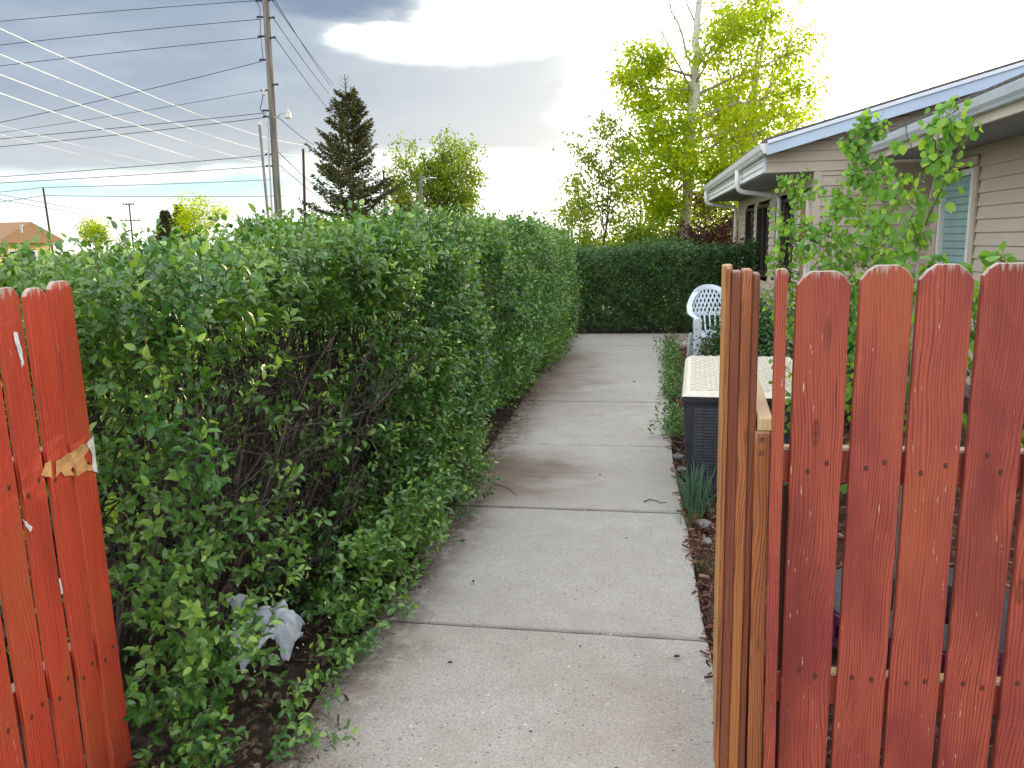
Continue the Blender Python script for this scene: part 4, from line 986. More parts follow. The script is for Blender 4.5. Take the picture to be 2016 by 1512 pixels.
# ------------------------------------------------------------------ tree builders
class Tree:
    def __init__(s, base): s.b = np.array(base, float); s.T = Tubes(); s.L = Leaves(); s.K = Tubes()
    def trunk(s, pts, rad, sides=10):
        P = np.array([tuple(p) for p in pts], float); n0 = len(P); t = np.linspace(0, n0 - 1, n0 * 3)
        P2 = np.stack([np.interp(t, range(n0), P[:, i]) for i in range(3)], -1); r2 = np.interp(t, range(n0), rad)
        P2[1:-1] += rng.normal(size=(len(P2) - 2, 3)) * np.array([.3, .3, .1]) * r2[1:-1, None]
        s.K.add(P2 - s.b, r2 * (1 + .05 * rng.normal(size=len(r2))), sides); return P2
    def leafball(s, P, n_, sp, size, tpl=DIAM, r=None, nb=None):
        q = P + rng.normal(size=(n_, 3)) * sp
        s.L.add(tpl, q - s.b, rng.normal(size=(n_, 3)) + np.array([0, 0, -.3]), rng.normal(size=(n_, 3)) if nb is None else rng.normal(size=(n_, 3)) + nb, size * (.7 + .6 * rng.random(n_)), r)
    def limb(s, p0, p1, r0, leaf=.07, subs=7, dens=26, spread=.16, t0=.3, wob=.07, sublen=.34, tpl=DIAM, sag=-.04, bare=False, tone=None, minr=.008):
        L = np.linalg.norm(np.array(p1) - np.array(p0)); P = wander(p0, p1, 7, wob, sag)
        s.T.add(P - s.b, np.linspace(r0, max(r0 * .2, minr), 8), 6)
        main = (P[-1] - P[0]) / (L + 1e-9)
        for k in range(subs):
            t = t0 + (1 - t0) * (k + .5 * random.random() + .25) / subs; a0 = interp(P, min(t, .98))
            d = main * .6 + rng.normal(size=3) * .65 + np.array([0, 0, .22]); d /= np.linalg.norm(d)
            l2 = L * sublen * (1.25 - .7 * t) * random.uniform(.6, 1.2); Q = wander(a0, a0 + d * l2, 4, .1)
            s.T.add(Q - s.b, np.linspace(max(r0 * .3, minr * .7), minr * .4, 5), 4)
            for w in range(3):
                tw = random.uniform(.3, 1); b0 = interp(Q, tw * .99); d3 = d + rng.normal(size=3) * .8; d3 /= np.linalg.norm(d3)
                W = wander(b0, b0 + d3 * l2 * .35, 3, .1); s.T.add(W - s.b, np.linspace(minr * .45, minr * .25, 4), 3)
                if not bare:
                    tn = None if tone is None else np.clip(tone + rng.normal(size=dens // 3) * .2, 0, 1)
                    s.leafball(W[-1] * .6 + W[1] * .4, dens // 3, spread * np.array([1, 1, .75]), leaf, tpl, tn)
            if not bare: s.leafball(Q[-1], dens // 4, spread * np.array([.8, .8, .6]), leaf, tpl)
        return P
    def done(s, name, label, cat, lm, bm='bark', km=None, group=None, rz=0):
        root = empty(name, tuple(s.b), 0, label, cat, group)
        if s.K.n: s.K.build('trunk', M[km or bm], root)
        if s.T.n: s.T.build('branches', M[bm], root)
        if s.L.n: s.L.build('crown', M[lm], root)
        return root

# tall aspen beyond the cross hedge
T = Tree(at(1350, 480, 18.5) * 1); T.b[2] = 0
def A(x, y, Y, dy=0): v = at(x, y, Y + dy); return np.array(v)
kp = [np.array([T.b[0], T.b[1], -.1]), A(1348, 440, 18.5), A(1353, 340, 18.5), A(1362, 220, 18.5), A(1371, 110, 18.5), A(1376, 20, 18.5), A(1378, -110, 18.5), A(1384, -260, 18.5), A(1388, -380, 18.5)]
K = T.trunk(kp, [.16, .13, .118, .108, .09, .072, .055, .035, .012])
def onK(y): return A(np.interp(y, [-380, -260, -110, 20, 110, 220, 340, 440], [1388, 1384, 1378, 1376, 1371, 1362, 1353, 1348]), y, 18.5)
for (ya, xe, ye, dy, r0, sb, dn, sp, bare) in [
        (130, 1305, -25, .5, .030, 5, 0, .1, True), (190, 1300, 60, -.5, .024, 5, 0, .1, True), (60, 1330, -60, .2, .02, 4, 0, .1, True),
        (150, 1250, 105, -.9, .028, 9, 40, .15, False), (175, 1225, 160, .6, .026, 9, 44, .15, False), (215, 1245, 205, -.2, .022, 8, 40, .15, False),
        (260, 1290, 250, -1.2, .022, 8, 44, .18, False), (300, 1240, 300, .8, .024, 10, 46, .20, False), (330, 1235, 370, -.8, .026, 10, 50, .22, False), (350, 1300, 400, 1.2, .024, 9, 50, .22, False),
        (130, 1520, 30, -.8, .032, 9, 34, .17, False), (110, 1480, -10, .8, .03, 8, 30, .17, False), (190, 1570, 100, .5, .034, 10, 34, .18, False), (240, 1590, 170, -.5, .034, 10, 32, .18, False),
        (170, 1440, 60, -1.0, .028, 8, 36, .18, False), (280, 1560, 225, .9, .03, 10, 32, .18, False), (310, 1500, 260, -1.2, .028, 9, 38, .20, False), (290, 1440, 200, 1.0, .026, 8, 36, .2, False),
        (340, 1430, 340, -.6, .024, 9, 44, .22, False), (230, 1330, 170, 1.3, .022, 7, 36, .16, False), (380, 1420, 400, .7, .02, 8, 44, .22, False), (390, 1290, 430, -.4, .02, 7, 36, .2, False),
        (270, 1330, 330, -1.4, .02, 9, 50, .22, False), (-60, 1500, -200, .3, .03, 8, 28, .2, False), (-120, 1300, -260, .3, .03, 8, 26, .2, False), (-200, 1430, -360, .3, .02, 7, 26, .2, False)]:
    T.limb(onK(ya), A(xe, ye, 18.5, dy), r0 * 1.15, .098, sb + 3, int(dn * 1.85), sp * .95, .25 if xe < 1400 else .35, .06, .36, sag=-.03 if xe < 1400 else .03, bare=bare, minr=.010)
T.done('aspen_tree', 'tall white barked aspen with sunlit yellow green leaves behind the cross hedge', 'tree', 'tree_leaf', 'limb', 'aspenbark')

def simple_tree(name, label, cat, base, tops, r0, nl, leaf, dens, spread, lm, bm='bark', group=None, wid=.5, km=None, sub=6, tone=None, lean=0, low=.25):
    """tops: list of crown target points; limbs leave the trunk towards them"""
    T = Tree(base); top = np.array(max(tops, key=lambda p: p[2])); b = np.array(base, float)
    kt = b + (top - b) * .85; K = T.trunk([b - np.array([0, 0, .1]), b + (kt - b) * .33 + rng.normal(size=3) * .03, b + (kt - b) * .66, kt], [r0, r0 * .75, r0 * .5, r0 * .2], 8)
    for p in tops:
        p = np.array(p); t = np.clip((p[2] - b[2]) / (top[2] - b[2] + 1e-6) * .62 - .02, low * .5, .92)
        T.limb(interp(K, t), p, r0 * .35, leaf, sub, dens, spread, .3, .08, .4, minr=max(.004, r0 * .05), tone=tone)
    return T.done(name, label, cat, lm, bm, km, group)
def crown_pts(x0, x1, y0, y1, Y, depth, n_, shape=None):
    out = []
    for i in range(n_):
        for _ in range(30):
            u, v = random.random(), random.random()
            if shape is None or shape(u, v): break
        out.append(tuple(at(x0 + (x1 - x0) * u, y0 + (y1 - y0) * v, Y + random.uniform(-depth, depth))))
    return out
ell = lambda u, v: (2 * u - 1) ** 2 + (2 * v - 1) ** 2 < 1
# second paler aspen behind, and the soft trees behind that
Tb = at(1432, 470, 25); simple_tree('aspen_tree', 'second paler aspen standing behind the tall aspen, over the house eave', 'tree', (Tb.x, 25, 0), crown_pts(1370, 1590, -20, 380, 25, 1.2, 26, ell), .17, 5, .115, 44, .26, 'tree_leaf', 'limb', km='limb')
Tb = at(1560, 470, 34); simple_tree('aspen_tree', 'farthest hazy yellow green tree showing above the gable roof', 'tree', (Tb.x, 34, 0), crown_pts(1480, 1640, 215, 400, 34, 1.5, 16, ell), .18, 5, .13, 50, .42, 'tree_leaf', 'limb', km='limb')
# small saplings left of the tall aspen
for (x_, Y_, pts_, lab) in ((1180, 17, [(1175, 235), (1150, 300), (1205, 285), (1130, 380), (1165, 350), (1215, 240), (1190, 330), (1225, 262), (1145, 420), (1195, 400)], 'slender young aspen with sparse leaves, tallest left of the big aspen'),
                           (1135, 18.5, [(1120, 360), (1105, 410), (1150, 400), (1130, 430), (1160, 380)], 'small young aspen at the end of the long hedge'),
                           (1255, 21, [(1250, 330), (1230, 380), (1280, 350), (1265, 300), (1225, 420), (1290, 400)], 'bushy yellow green sapling just left of the tall aspen trunk')):
    bp = at(x_, 470, Y_); simple_tree('young_aspen', lab, 'tree', (bp.x, Y_, 0), [tuple(at(px_, py_, Y_ + random.uniform(-.4, .4))) for (px_, py_) in pts_], .032, 5, .085, 38, .13, 'far_leaf', 'bark', sub=5)
# leafy bushes behind the cross hedge
def bush(name, label, cat, c, rx, ry, h, n_, leaf, lm, dens=40, bm='bark', group=None, stems=9, tpl=DIAM, tone=None):
    T = Tree((c[0], c[1], 0)); b = np.array([c[0], c[1], 0.])
    for k in range(n_):
        a_ = random.uniform(0, 6.28); q = math.sqrt(random.random()); zz = h * (1 - .45 * q * q) * random.uniform(.35, 1.0)
        p = b + np.array([rx * q * math.cos(a_), ry * q * math.sin(a_), zz]); s0 = b + np.array([random.uniform(-.1, .1) * rx, random.uniform(-.1, .1) * ry, 0])
        T.limb(s0, p, .012 + .004 * h, leaf, 5, dens, .09 + .05 * h * .5, .35, .08, .3, tpl, bare=False, minr=.003, tone=tone)
    return T.done(name, label, cat, lm, bm, None, group)
for (x_, Y_, r_, h_, lm, lab, cat) in [
        (1150, 16.2, .7, 1.75, 'far_leaf', 'green bush just behind the left end of the cross hedge', 'bush'), (1215, 17.5, .8, 2.0, 'tree_leaf', 'bright yellow green bush below the saplings', 'bush'),
        (1262, 16.5, .5, 1.85, 'far_leaf', 'green bush left of the dark red car', 'bush'), (1385, 17.2, .6, 2.35, 'purple_leaf', 'purple leaved shrub right of the tall aspen trunk', 'shrub'),
        (1445, 16.6, .5, 2.1, 'purple_leaf', 'purple leaved shrub in front of the far house corner', 'shrub'), (1325, 20, .7, 2.2, 'far_leaf', 'green bush behind the tall aspen trunk', 'bush'),
        (1405, 22, 1.0, 3.0, 'tree_leaf', 'tall yellow green bush behind the purple shrubs', 'bush')]:
    p = at(x_, 470, Y_); bush('leafy_bush' if cat == 'bush' else 'purple_shrub', lab, cat, (p.x, Y_), r_, r_ * .8, h_ * 1.12, 22, .085, lm, 80 if lm != 'purple_leaf' else 40)
p = at(1492, 480, 14.6); bush('purple_shrub', 'purple leaved shrub under the side windows of the house', 'shrub', (1.75, 14.4), .4, .6, 1.75, 16, .05, 'purple_leaf', 36)

# ------------------------------------------------------------------ young aspens behind the fence (big round leaves)
def near_aspen(label, base, tip, r0, nb, leaf, bl, nleaf, z0=.25, extra=()):
    T = Tree(base); P = wander(base, tip, 9, .03); T.K.add(P - T.b, np.linspace(r0, r0 * .25, 10), 7)
    H_ = tip[2]
    def leafy(Q, n_):
        for i in range(n_):
            t = random.uniform(.12, 1) if i else 1; q = interp(Q, min(t, .999))
            pd = rng.normal(size=3) * .6 + np.array([0, 0, -.05]); pd /= np.linalg.norm(pd); L_ = random.uniform(.02, .045)
            e_ = q + pd * L_; T.T.add(np.array([q, (q + e_) / 2 + np.array([0, 0, .004]), e_]) - T.b, [.0007, .0006, .0005], 3)
            T.L.add(ROUND, (e_ - T.b)[None], (pd * .45 + np.array([0, 0, -.8]) + rng.normal(size=3) * .35)[None], (rng.normal(size=3) + np.array([0, -.5, .3]))[None], leaf * random.uniform(.65, 1.15))
    for k in range(nb):
        t = z0 + (1 - z0) * (k + random.random()) / nb; a0 = interp(P, min(t, .99))
        an = random.uniform(0, 6.28); L_ = bl * (1.15 - .8 * t) * random.uniform(.6, 1.25)
        d = np.array([math.cos(an), math.sin(an), random.uniform(.25, .9)]); d /= np.linalg.norm(d)
        Q = wander(a0, a0 + d * L_, 5, .08, -.03); T.T.add(Q - T.b, np.linspace(.003, .001, 6), 4); leafy(Q, int(nleaf * 1.3))
        for w in range(3):
            b0 = interp(Q, random.uniform(.3, .8)); d3 = d + rng.normal(size=3) * .7; d3 /= np.linalg.norm(d3)
            W = wander(b0, b0 + d3 * L_ * .45, 3, .08); T.T.add(W - T.b, np.linspace(.0016, .0008, 4), 3); leafy(W, max(3, nleaf // 2))
    for (e0) in extra:
        a0 = interp(P, .8); Q = wander(a0, e0, 6, .06); T.T.add(Q - T.b, np.linspace(.003, .001, 7), 4); leafy(Q, nleaf * 2)
    leafy(P[-4:], nleaf)
    return T.done('young_aspen', label, 'tree', 'aspen_leaf', 'greentwig', 'limb')
def G(x, y, Y): v = at(x, y, Y); return (v.x, v.y, v.z)
near_aspen('young aspen with the largest round leaves, its tip crossing the near gutter', (1.02, 3.0, 0), G(1850, 215, 3.1), .009, 24, .036, .25, 8, .28, [G(1925, 215, 3.1), G(1905, 250, 3.2), G(1780, 230, 3.0)])
near_aspen('leaning young aspen stem just behind the fence, below the window', (1.15, 3.5, 0), G(1735, 430, 3.6), .008, 16, .036, .22, 6, .3)
near_aspen('bushy young aspen, fullest of the group, in front of the gable wall', (1.55, 4.7, 0), G(1690, 245, 4.7), .012, 60, .036, .40, 9, .2)
near_aspen('young aspen at the back of the group beside the porch lamp', (1.75, 5.3, 0), G(1735, 340, 5.2), .011, 34, .036, .36, 7, .25)
near_aspen('thin young aspen at the left of the group against the house door', (1.22, 5.0, 0), G(1560, 345, 5.0), .008, 36, .034, .34, 8, .22)
near_aspen('young aspen behind the first wide fence picket', (1.1, 4.4, 0), G(1640, 400, 4.5), .009, 38, .034, .34, 8, .22)
near_aspen('low aspen shoot peeking over the fence at the right edge', (1.75, 2.9, 0), G(1975, 500, 2.9), .007, 16, .043, .26, 7, .4)
near_aspen('low aspen shoot behind the fence below the house window', (1.45, 3.1, 0), G(1905, 520, 3.1), .007, 14, .040, .24, 7, .4)
# shrub beside the chair
bush('leafy_shrub', 'dark green shrub growing around the white plastic chair', 'shrub', (1.38, 9.1), .5, .5, 1.0, 26, .04, 'hedge_leaf_dark', 60)
bush('leafy_shrub', 'dark green shrub between the storage box and the young aspens', 'shrub', (1.75, 7.2), .5, .6, 1.25, 24, .045, 'hedge_leaf_dark', 60)
# weeds along the path edge
for i, (x_, y_, h_) in enumerate([(.50, 11.3, .26), (.55, 10.7, .22), (.50, 10.0, .2), (.47, 9.3, .22), (.46, 8.6, .2), (.42, 7.9, .12), (.37, 6.9, .15), (.35, 6.35, .14)]):
    L = Leaves(); nn = 48
    B = np.stack([rng.normal(size=nn) * .07, rng.normal(size=nn) * .16, .01 + .02 * rng.random(nn)], -1)
    sprays(L, None, B, np.stack([rng.normal(size=nn) * .5, rng.normal(size=nn) * .5, 1 + 0 * B[:, 0]], -1), h_ * .8 * (.5 + .6 * rng.random(nn)), 6, .042, OVAL)
    o = empty('weed', (x_, y_, 0)); L.build('foliage', M['weed'], o)
    tag(o, ['leafy weed clump at the path edge nearest the cross hedge', 'second leafy weed from the cross hedge at the path edge', 'third leafy weed from the cross hedge at the path edge', 'pale leafy weed beside the path, left of the plastic chair', 'leafy weed at the path edge just in front of the chair', 'small leafy weed at the path edge behind the storage box', 'broad leafy weed beside the far half of the storage box', 'leafy weed against the left side of the storage box'][i], 'weed', 'weeds along the right edge of the path')
def grasstuft(loc, n_, h_, label, mat='bluegrass'):
    L = Leaves(); GB = (np.array([[0, -.012, 0], [0, .012, 0], [.5, .012, .03], [.5, -.012, .03], [.8, .007, -.0], [.8, -.007, .0], [1, 0, -.06]]), [np.array([[5, 4, 6]]), np.array([[0, 1, 2, 3], [3, 2, 4, 5]])])
    B = np.stack([rng.normal(size=n_) * .035, rng.normal(size=n_) * .04, 0 * rng.random(n_)], -1)
    D = np.stack([rng.normal(size=n_) * .33, rng.normal(size=n_) * .33, 1 + 0 * B[:, 0]], -1)
    L.add(GB, B, D, rng.normal(size=(n_, 3)), h_ * (.45 + .65 * rng.random(n_)))
    o = empty('grass_tuft', loc); L.build('blades', M[mat], o); tag(o, label, 'grass tuft'); return o
grasstuft((.40, 4.52, 0), 150, .30, 'blue green grass tuft at the near corner of the storage box')
grasstuft((.34, 4.30, 0), 60, .12, 'small green grass tuft in front of the blue green one', 'weed')
grasstuft((.36, 3.65, 0), 50, .08, 'tiny green tuft in the bark beside the gate', 'weed')
# stones at the bed edge
for (x_, y_, s_, lab) in [(.41, 4.24, .042, 'pale grey stone beside the blue green grass tuft'), (.345, 5.62, .04, 'grey stone against the side of the storage box'), (.35, 5.3, .035, 'small grey stone near the front corner of the storage box'), (.40, 3.98, .03, 'flat grey stone in the bark by the gate')]:
    bm = bmesh.new(); bmesh.ops.create_icosphere(bm, subdivisions=3, radius=s_)
    for v in bm.verts:
        q = v.co.normalized(); f = 1 + .10 * math.sin(q.x * 3 + x_ * 50) + .10 * math.sin(q.y * 3.4 + q.z * 2 + y_ * 9) + .03 * math.sin(q.x * 9 + q.y * 8); v.co *= f; v.co.z *= .55; v.co.z = max(v.co.z, -.015)
    me = bpy.data.meshes.new('stone'); bm.to_mesh(me); bm.free(); o = link('stone', me, M['stone']); o.location = (x_, y_, .015); tag(o, lab, 'stone')

# ------------------------------------------------------------------ litter on the path
def plastic_bag():
    n_ = 46; V = []
    for i in range(n_):
        for j in range(n_):
            u, v = i / (n_ - 1) * 2 - 1, j / (n_ - 1) * 2 - 1
            w = .5 + .5 * math.sin(3 * u + 2) * math.cos(2.4 * v)
            z_ = .11 + .045 * math.sin(4.0 * u + 2 * v) * math.cos(3 * v - u) + .030 * abs(math.sin(7 * u - 5 * v + 2 * math.sin(3 * v))) + .018 * abs(math.sin(9 * v + 6 * u * v + u)) + .004 * math.sin(21 * u + 13 * v) - .09 * (u * u + v * v) * .6
            V.append((u * .13 * (1 + .3 * w * v) + .012 * math.sin(4 * v + 1), v * .11 * (1 - .35 * math.sin(2.5 * u)) + .010 * math.sin(5 * u), z_))
    F = [(i * n_ + j, i * n_ + j + 1, (i + 1) * n_ + j + 1, (i + 1) * n_ + j) for i in range(n_ - 1) for j in range(n_ - 1) if not ((i / n_ - .35) ** 2 * 3 + (j / n_ - .3) ** 2 < .012)]
    return fast('plastic_bag', np.array(V), np.array(F), M['bag'])
bg = plastic_bag(); p = at(517, 1262, 2.45); bg.location = (-1.42, 2.60, .07); bg.scale = (.98, .98, 1.15); bg.rotation_euler = (R(22), R(12), R(25)); tag(bg, 'crumpled white plastic bag caught under the long hedge', 'plastic bag')
def stick(pts, r, lab, name='twig', cat='twig'):
    o = MB().tube([Vector(p_) for p_ in pts], np.linspace(r, r * .5, len(pts)), 6).build(name, M['twig'], None, smooth=True); c0 = Vector(pts[0])
    for v in o.data.vertices: v.co -= c0
    o.location = c0; tag(o, lab, cat)
0 and stick([(-1.02, 5.02, .012), (-.85, 4.98, .008), (-.66, 5.0, .012), (-.55, 5.02, .008)], .005, 'long straight twig reaching from the hedge over the stained slab')
stick([(-.92, 4.9, .01), (-.8, 4.8, .008), (-.72, 4.66, .006)], .003, 'short thin twig lying across the stained slab')
stick([(.08, 4.62, .006), (.11, 4.655, .008), (.155, 4.64, .008), (.18, 4.60, .008), (.215, 4.615, .006)], .0035, 'small dark S shaped twig on the path near the storage box')
0 and stick([(-.95, 7.8, .02), (-.75, 7.72, .03), (-.55, 7.85, .02), (-.48, 7.7, .01)], .004, 'curved thin twig on the far path slab by the hedge')
0 and stick([(-.98, 6.1, .2), (-.86, 5.85, .06), (-.80, 5.7, .01)], .003, 'drooping thin twig touching the path below the hedge')
0 and stick([(-.96, 2.78, .06), (-.78, 2.72, .02), (-.72, 2.70, .01)], .003, 'short pale twig at the hedge foot near the closest joint')
for (x_, y_, s_, rz_, lab) in [(.165, 2.80, .03, .3, 'curled dark brown leaf on the nearest slab by the gate'), (-.20, 2.83, .018, 1.2, 'tiny dark leaf below the nearest joint, middle of the path'), (-.74, 3.37, .03, 2.0, 'crumpled brown leaf on the path near the hedge'), (-.70, 2.66, .024, .1, 'thin grey leaf on the nearest slab, left of centre'),
                             (-.03, 4.0, .02, .8, 'small dark leaf in the middle of the second slab'), (-.03, 2.12, .02, 2.5, 'dark brown leaf scrap at the bottom of the path'), (-.22, 5.15, .022, .9, 'dark leaf scrap on the stained slab'), (.01, 8.75, .035, .2, 'dark leaf on the far slab near the weeds'), (-.33, 2.27, .016, .7, 'small grey leaf scrap on the nearest slab')]:
    L = Leaves(); CL = (OVAL[0] * np.array([1, .7, 1]) + np.array([[0, 0, .0], [0, 0, .14], [0, 0, .12], [0, 0, .2], [0, 0, .12], [0, 0, .14], [0, 0, 0], [0, 0, .0]]), OVAL[1])
    L.add(CL, np.zeros((1, 3)), np.array([[1., 0, 0]]), np.array([[0, 0, 1.]]), s_, np.array([.1])); o = L.build('dead_leaf', M['deadleaf']); o.location = (x_, y_, .006); o.rotation_euler = (0, 0, rz_); tag(o, lab, 'dead leaf')

# ------------------------------------------------------------------ far things on the left: roof, poles, wires, trees
nb = empty('brown_roofed_house', (-28, 36, 0), 0, 'low house with a brown roof and yellow wall at the far left edge', 'house')
def nbm(name, mb, mat, parent=None, bevel=.0):
    o = mb.build(name, mat, parent or nb, bevel=bevel)
    for v in o.data.vertices: v.co -= Vector((-28, 36, 0))
    return o
rz0, rzr = 2.3, 3.22; RXE = -30.6
rf = nbm('roof', MB().add([(-48, 34, rz0), (RXE, 34, rz0), (RXE, 38.4, rz0), (-48, 38.4, rz0), (-48, 36.2, rzr), (RXE, 36.2, rzr), (-48, 34, rz0 - .15), (RXE, 34, rz0 - .15), (RXE, 38.4, rz0 - .15), (-48, 38.4, rz0 - .15)],
        [(0, 1, 5, 4), (1, 7, 8, 2, 5), (2, 3, 4, 5), (3, 9, 6, 0, 4), (6, 9, 8, 7), (0, 6, 7, 1), (2, 8, 9, 3)]), M['brownroof'])
nbm('fascia', MB().box(-48, RXE + .02, 33.96, 33.995, rz0 - .18, rz0 + .02), M['white'], rf)
nbm('roof_vent', MB().lathe([(.05, 0), (.05, .32), (.09, .32), (.09, .37), (0, .39)], 12, (at(43, 460, 35).x, 35.0, 2.65)), M['metal'], rf)
nbm('wall', MB().box(-47, RXE - .5, 34.4, 38.0, 0, rz0 - .16), M['yellowwall'])
for (u0, u1) in ((-30.5, -29), (-34, -32.5)):
    wn = nbm('window', MB().box(u0, u1, 34.36, 34.4, .8, 1.8), M['white']); nbm('pane', MB().box(u0 + .08, u1 - .08, 34.34, 34.358, .88, 1.72), M['darkglass'], wn)

def pole(label, x0, y0, x1, y1, Y, rb, rt, group=None, name='utility_pole', mat='polewood', extend=0.0):
    p1 = Vector(at(x0, y0, Y)); p0 = Vector(at(x1, y1, Y)); d = (p1 - p0); b_ = p0 - d * (p0.z / d.z); t_ = p1 + d.normalized() * extend
    root = empty(name, tuple(b_), 0, label, 'utility pole')
    P = [b_ + (t_ - b_) * k / 8 - b_ for k in range(9)]
    MB().tube(P, np.linspace(rb, rt, 9), 14).build('shaft', M[mat], root, smooth=True)
    return root, b_, t_
PY = 25.0
mp, mb0, mt0 = pole('tall wooden utility pole carrying the wires and a lamp, left of the spruce', 523, 0, 548, 418, PY, .135, .10, extend=1.6)
def mpo(name, mb, mat='metal', parent=None, smooth=True):
    o = mb.build(name, M[mat], parent or mp, smooth=smooth)
    for v in o.data.vertices: v.co -= mb0
    return o
ax = mt0 - mb0
def pz(y): # point on the pole axis at image row y
    v = at(np.interp(y, [0, 418], [523, 548]), y, PY); return v
lmp = mpo('lamp_arm', MB().tube([pz(232) + Vector((.12, -.1, .0)), pz(232) + Vector((.2, -.12, -.02)), pz(226) + Vector((.34, -.14, .0)), pz(226) + Vector((.5, -.16, .03)), pz(226) + Vector((.62, -.16, .03))], .022, 8))
hc = pz(226) + Vector((.60, -.16, .0))
mpo('lamp_head', MB().lathe([(0, .13), (.03, .13), (.035, .06), (.09, .05), (.10, -.01), (.085, -.02)], 16, hc), 'metal', lmp)
mpo('lamp_shade', MB().lathe([(.085, -.02), (.11, -.05), (.105, -.14), (.07, -.17), (0, -.175)], 16, hc), 'frost', lmp)
mpo('conduit', MB().tube([pz(232) + Vector((-.14, -.13, 0)), pz(300) + Vector((-.15, -.14, 0)), pz(418) + Vector((-.16, -.15, 0)), Vector((mb0.x - .17, mb0.y - .16, 0))], .038, 8))
for yy, sgn in ((34, -1), (37, 1), (72, -1), (76, 1), (118, -1), (2, -1), (2, 1), (178, -1), (168, 1), (218, -1), (230, -1), (304, -1), (327, -1)):
    c0 = pz(yy); mpo('insulator', MB().tube([c0 + Vector((sgn * .1, -.05, 0)), c0 + Vector((sgn * .26, -.08, .01))], .03, 8).lathe([(0, -.035), (.035, -.03), (.02, -.01), (.035, .01), (.02, .03), (0, .035)], 10, tuple(c0 + Vector((sgn * .28, -.08, 0)))), 'wire')
mpo('jumper_wire', MB().tube([pz(2) + Vector((-.3, 0, 0)), pz(20) + Vector((-.16, -.1, 0)), pz(60) + Vector((-.2, -.1, 0)), pz(100) + Vector((-.17, -.1, 0)), pz(118) + Vector((-.16, -.1, 0))], .012, 5).tube([pz(180) + Vector((-.28, 0, 0)), pz(200) + Vector((-.34, 0, -.0)), pz(212) + Vector((-.42, 0, 0)), pz(222) + Vector((-.35, 0, 0)), pz(232) + Vector((-.1, -.1, 0))], .014, 5), 'wire')
mpo('splice_box', MB().lathe([(0, -.12), (.05, -.1), (.06, .08), (0, .12)], 10, tuple(pz(182) + Vector((-.2, -.1, 0)))), 'metal')
sp, _, _ = pole('thin grey stub pole leaning just left of the tall utility pole', 511, 247, 527, 418, 23, .05, .04, mat='stubgrey')
o = MB().lathe([(.055, 0), (.06, .05), (0, .14)], 10).build('cap', M['metal'], sp, smooth=True); o.location = Vector(at(511, 247, 23)) - sp.location
def xpole(label, x0, y0, x1, y1, Y, r, arms):
    rt, b_, t_ = pole(label, x0, y0, x1, y1, Y, r * .62, r * .48, mat='post')
    for (f_, hw) in arms:
        c0 = (t_ - b_) * f_; MB().bar(c0 + Vector((-hw, -.1, 0)), c0 + Vector((hw, -.1, 0)), .10, .12).build('crossarm', M['polewood'], rt)
        for q in (-.9, -.4, .4, .9): MB().tube([c0 + Vector((hw * q, -.1, .06)), c0 + Vector((hw * q, -.1, .2))], .045, 8).build('insulator', M['wire'], rt)
xpole('short dark pole just left of the spruce', 597, 293, 600, 410, 44, .16, [(.42, .9)])
xpole('thin pole standing above the brown roof at the far left', 85, 370, 95, 437, 48, .13, [])
xpole('distant pole with crossarms between the brown roof and the tall pole', 254, 400, 258, 440, 85, .16, [(.72, 1.3), (.98, .7)])
xpole('dark pole just right of the spruce', 755, 335, 757, 400, 48, .13, [(.78, .5)])
lp, lb, ltp = pole('pale lamp post in front of the round leafy tree', 828, 345, 829, 412, 36, .09, .075)
o = MB().tube([Vector((0, 0, 0)), Vector((.2, 0, .12)), Vector((.5, 0, .14))], .03, 6).lathe([(0, .06), (.2, .03), (.22, 0), (0, -.04)], 12, (.55, 0, .14)).build('lamp_head', M['metal'], lp, smooth=True); o.location = ltp - lb - Vector((0, 0, .3))

def wire(x0, y0, Y0, x1, y1, Y1, r, label, mat='wire', sag=.012, group=None, ext=0.0):
    p = np.array(at(x0, y0, Y0)); q = np.array(at(x1, y1, Y1))
    if ext: p = p + (p - q) * ext
    L_ = np.linalg.norm(q - p); t = np.linspace(0, 1, 25)[:, None]; P = p + (q - p) * t; P[:, 2] -= sag * L_ * (4 * t * (1 - t))[:, 0]
    V, F = tube(P - p, r, 5); o = fast('power_line', V, F, M[mat]); o.location = tuple(p)
    return tag(o, label, 'power line', group)
gw = 'dark wires strung on the tall pole'
for i, (yl, yr, Yl, sg) in enumerate([(44, 1, 24, -.004), (91, 38, 24, -.004), (132, 74, 24, -.003), (243, 120, 24, .006), (262, 177, 24, .005), (274, 222, 24, .002), (289, 231, 24, .004), (348, 305, 24, .003), (360, 327, 24, .002)]):
    wire(-20, yl + 1, Yl, np.interp(yr, [0, 418], [523, 548]) - 12, yr, PY, .0112 if i != 4 else .008, ['topmost dark wire left of the tall pole', 'second dark wire from the top left of the tall pole', 'third dark wire from the top left of the tall pole', 'steep dark wire crossing the bright wires left of the pole', 'faint thin wire below the steep one, left of the pole', 'dark wire reaching the pole at lamp height', 'dark wire reaching the pole just below the lamp', 'second lowest dark wire on the tall pole, over the low sky gap', 'lowest dark wire on the tall pole'][i], 'wire', sg, gw, .1)
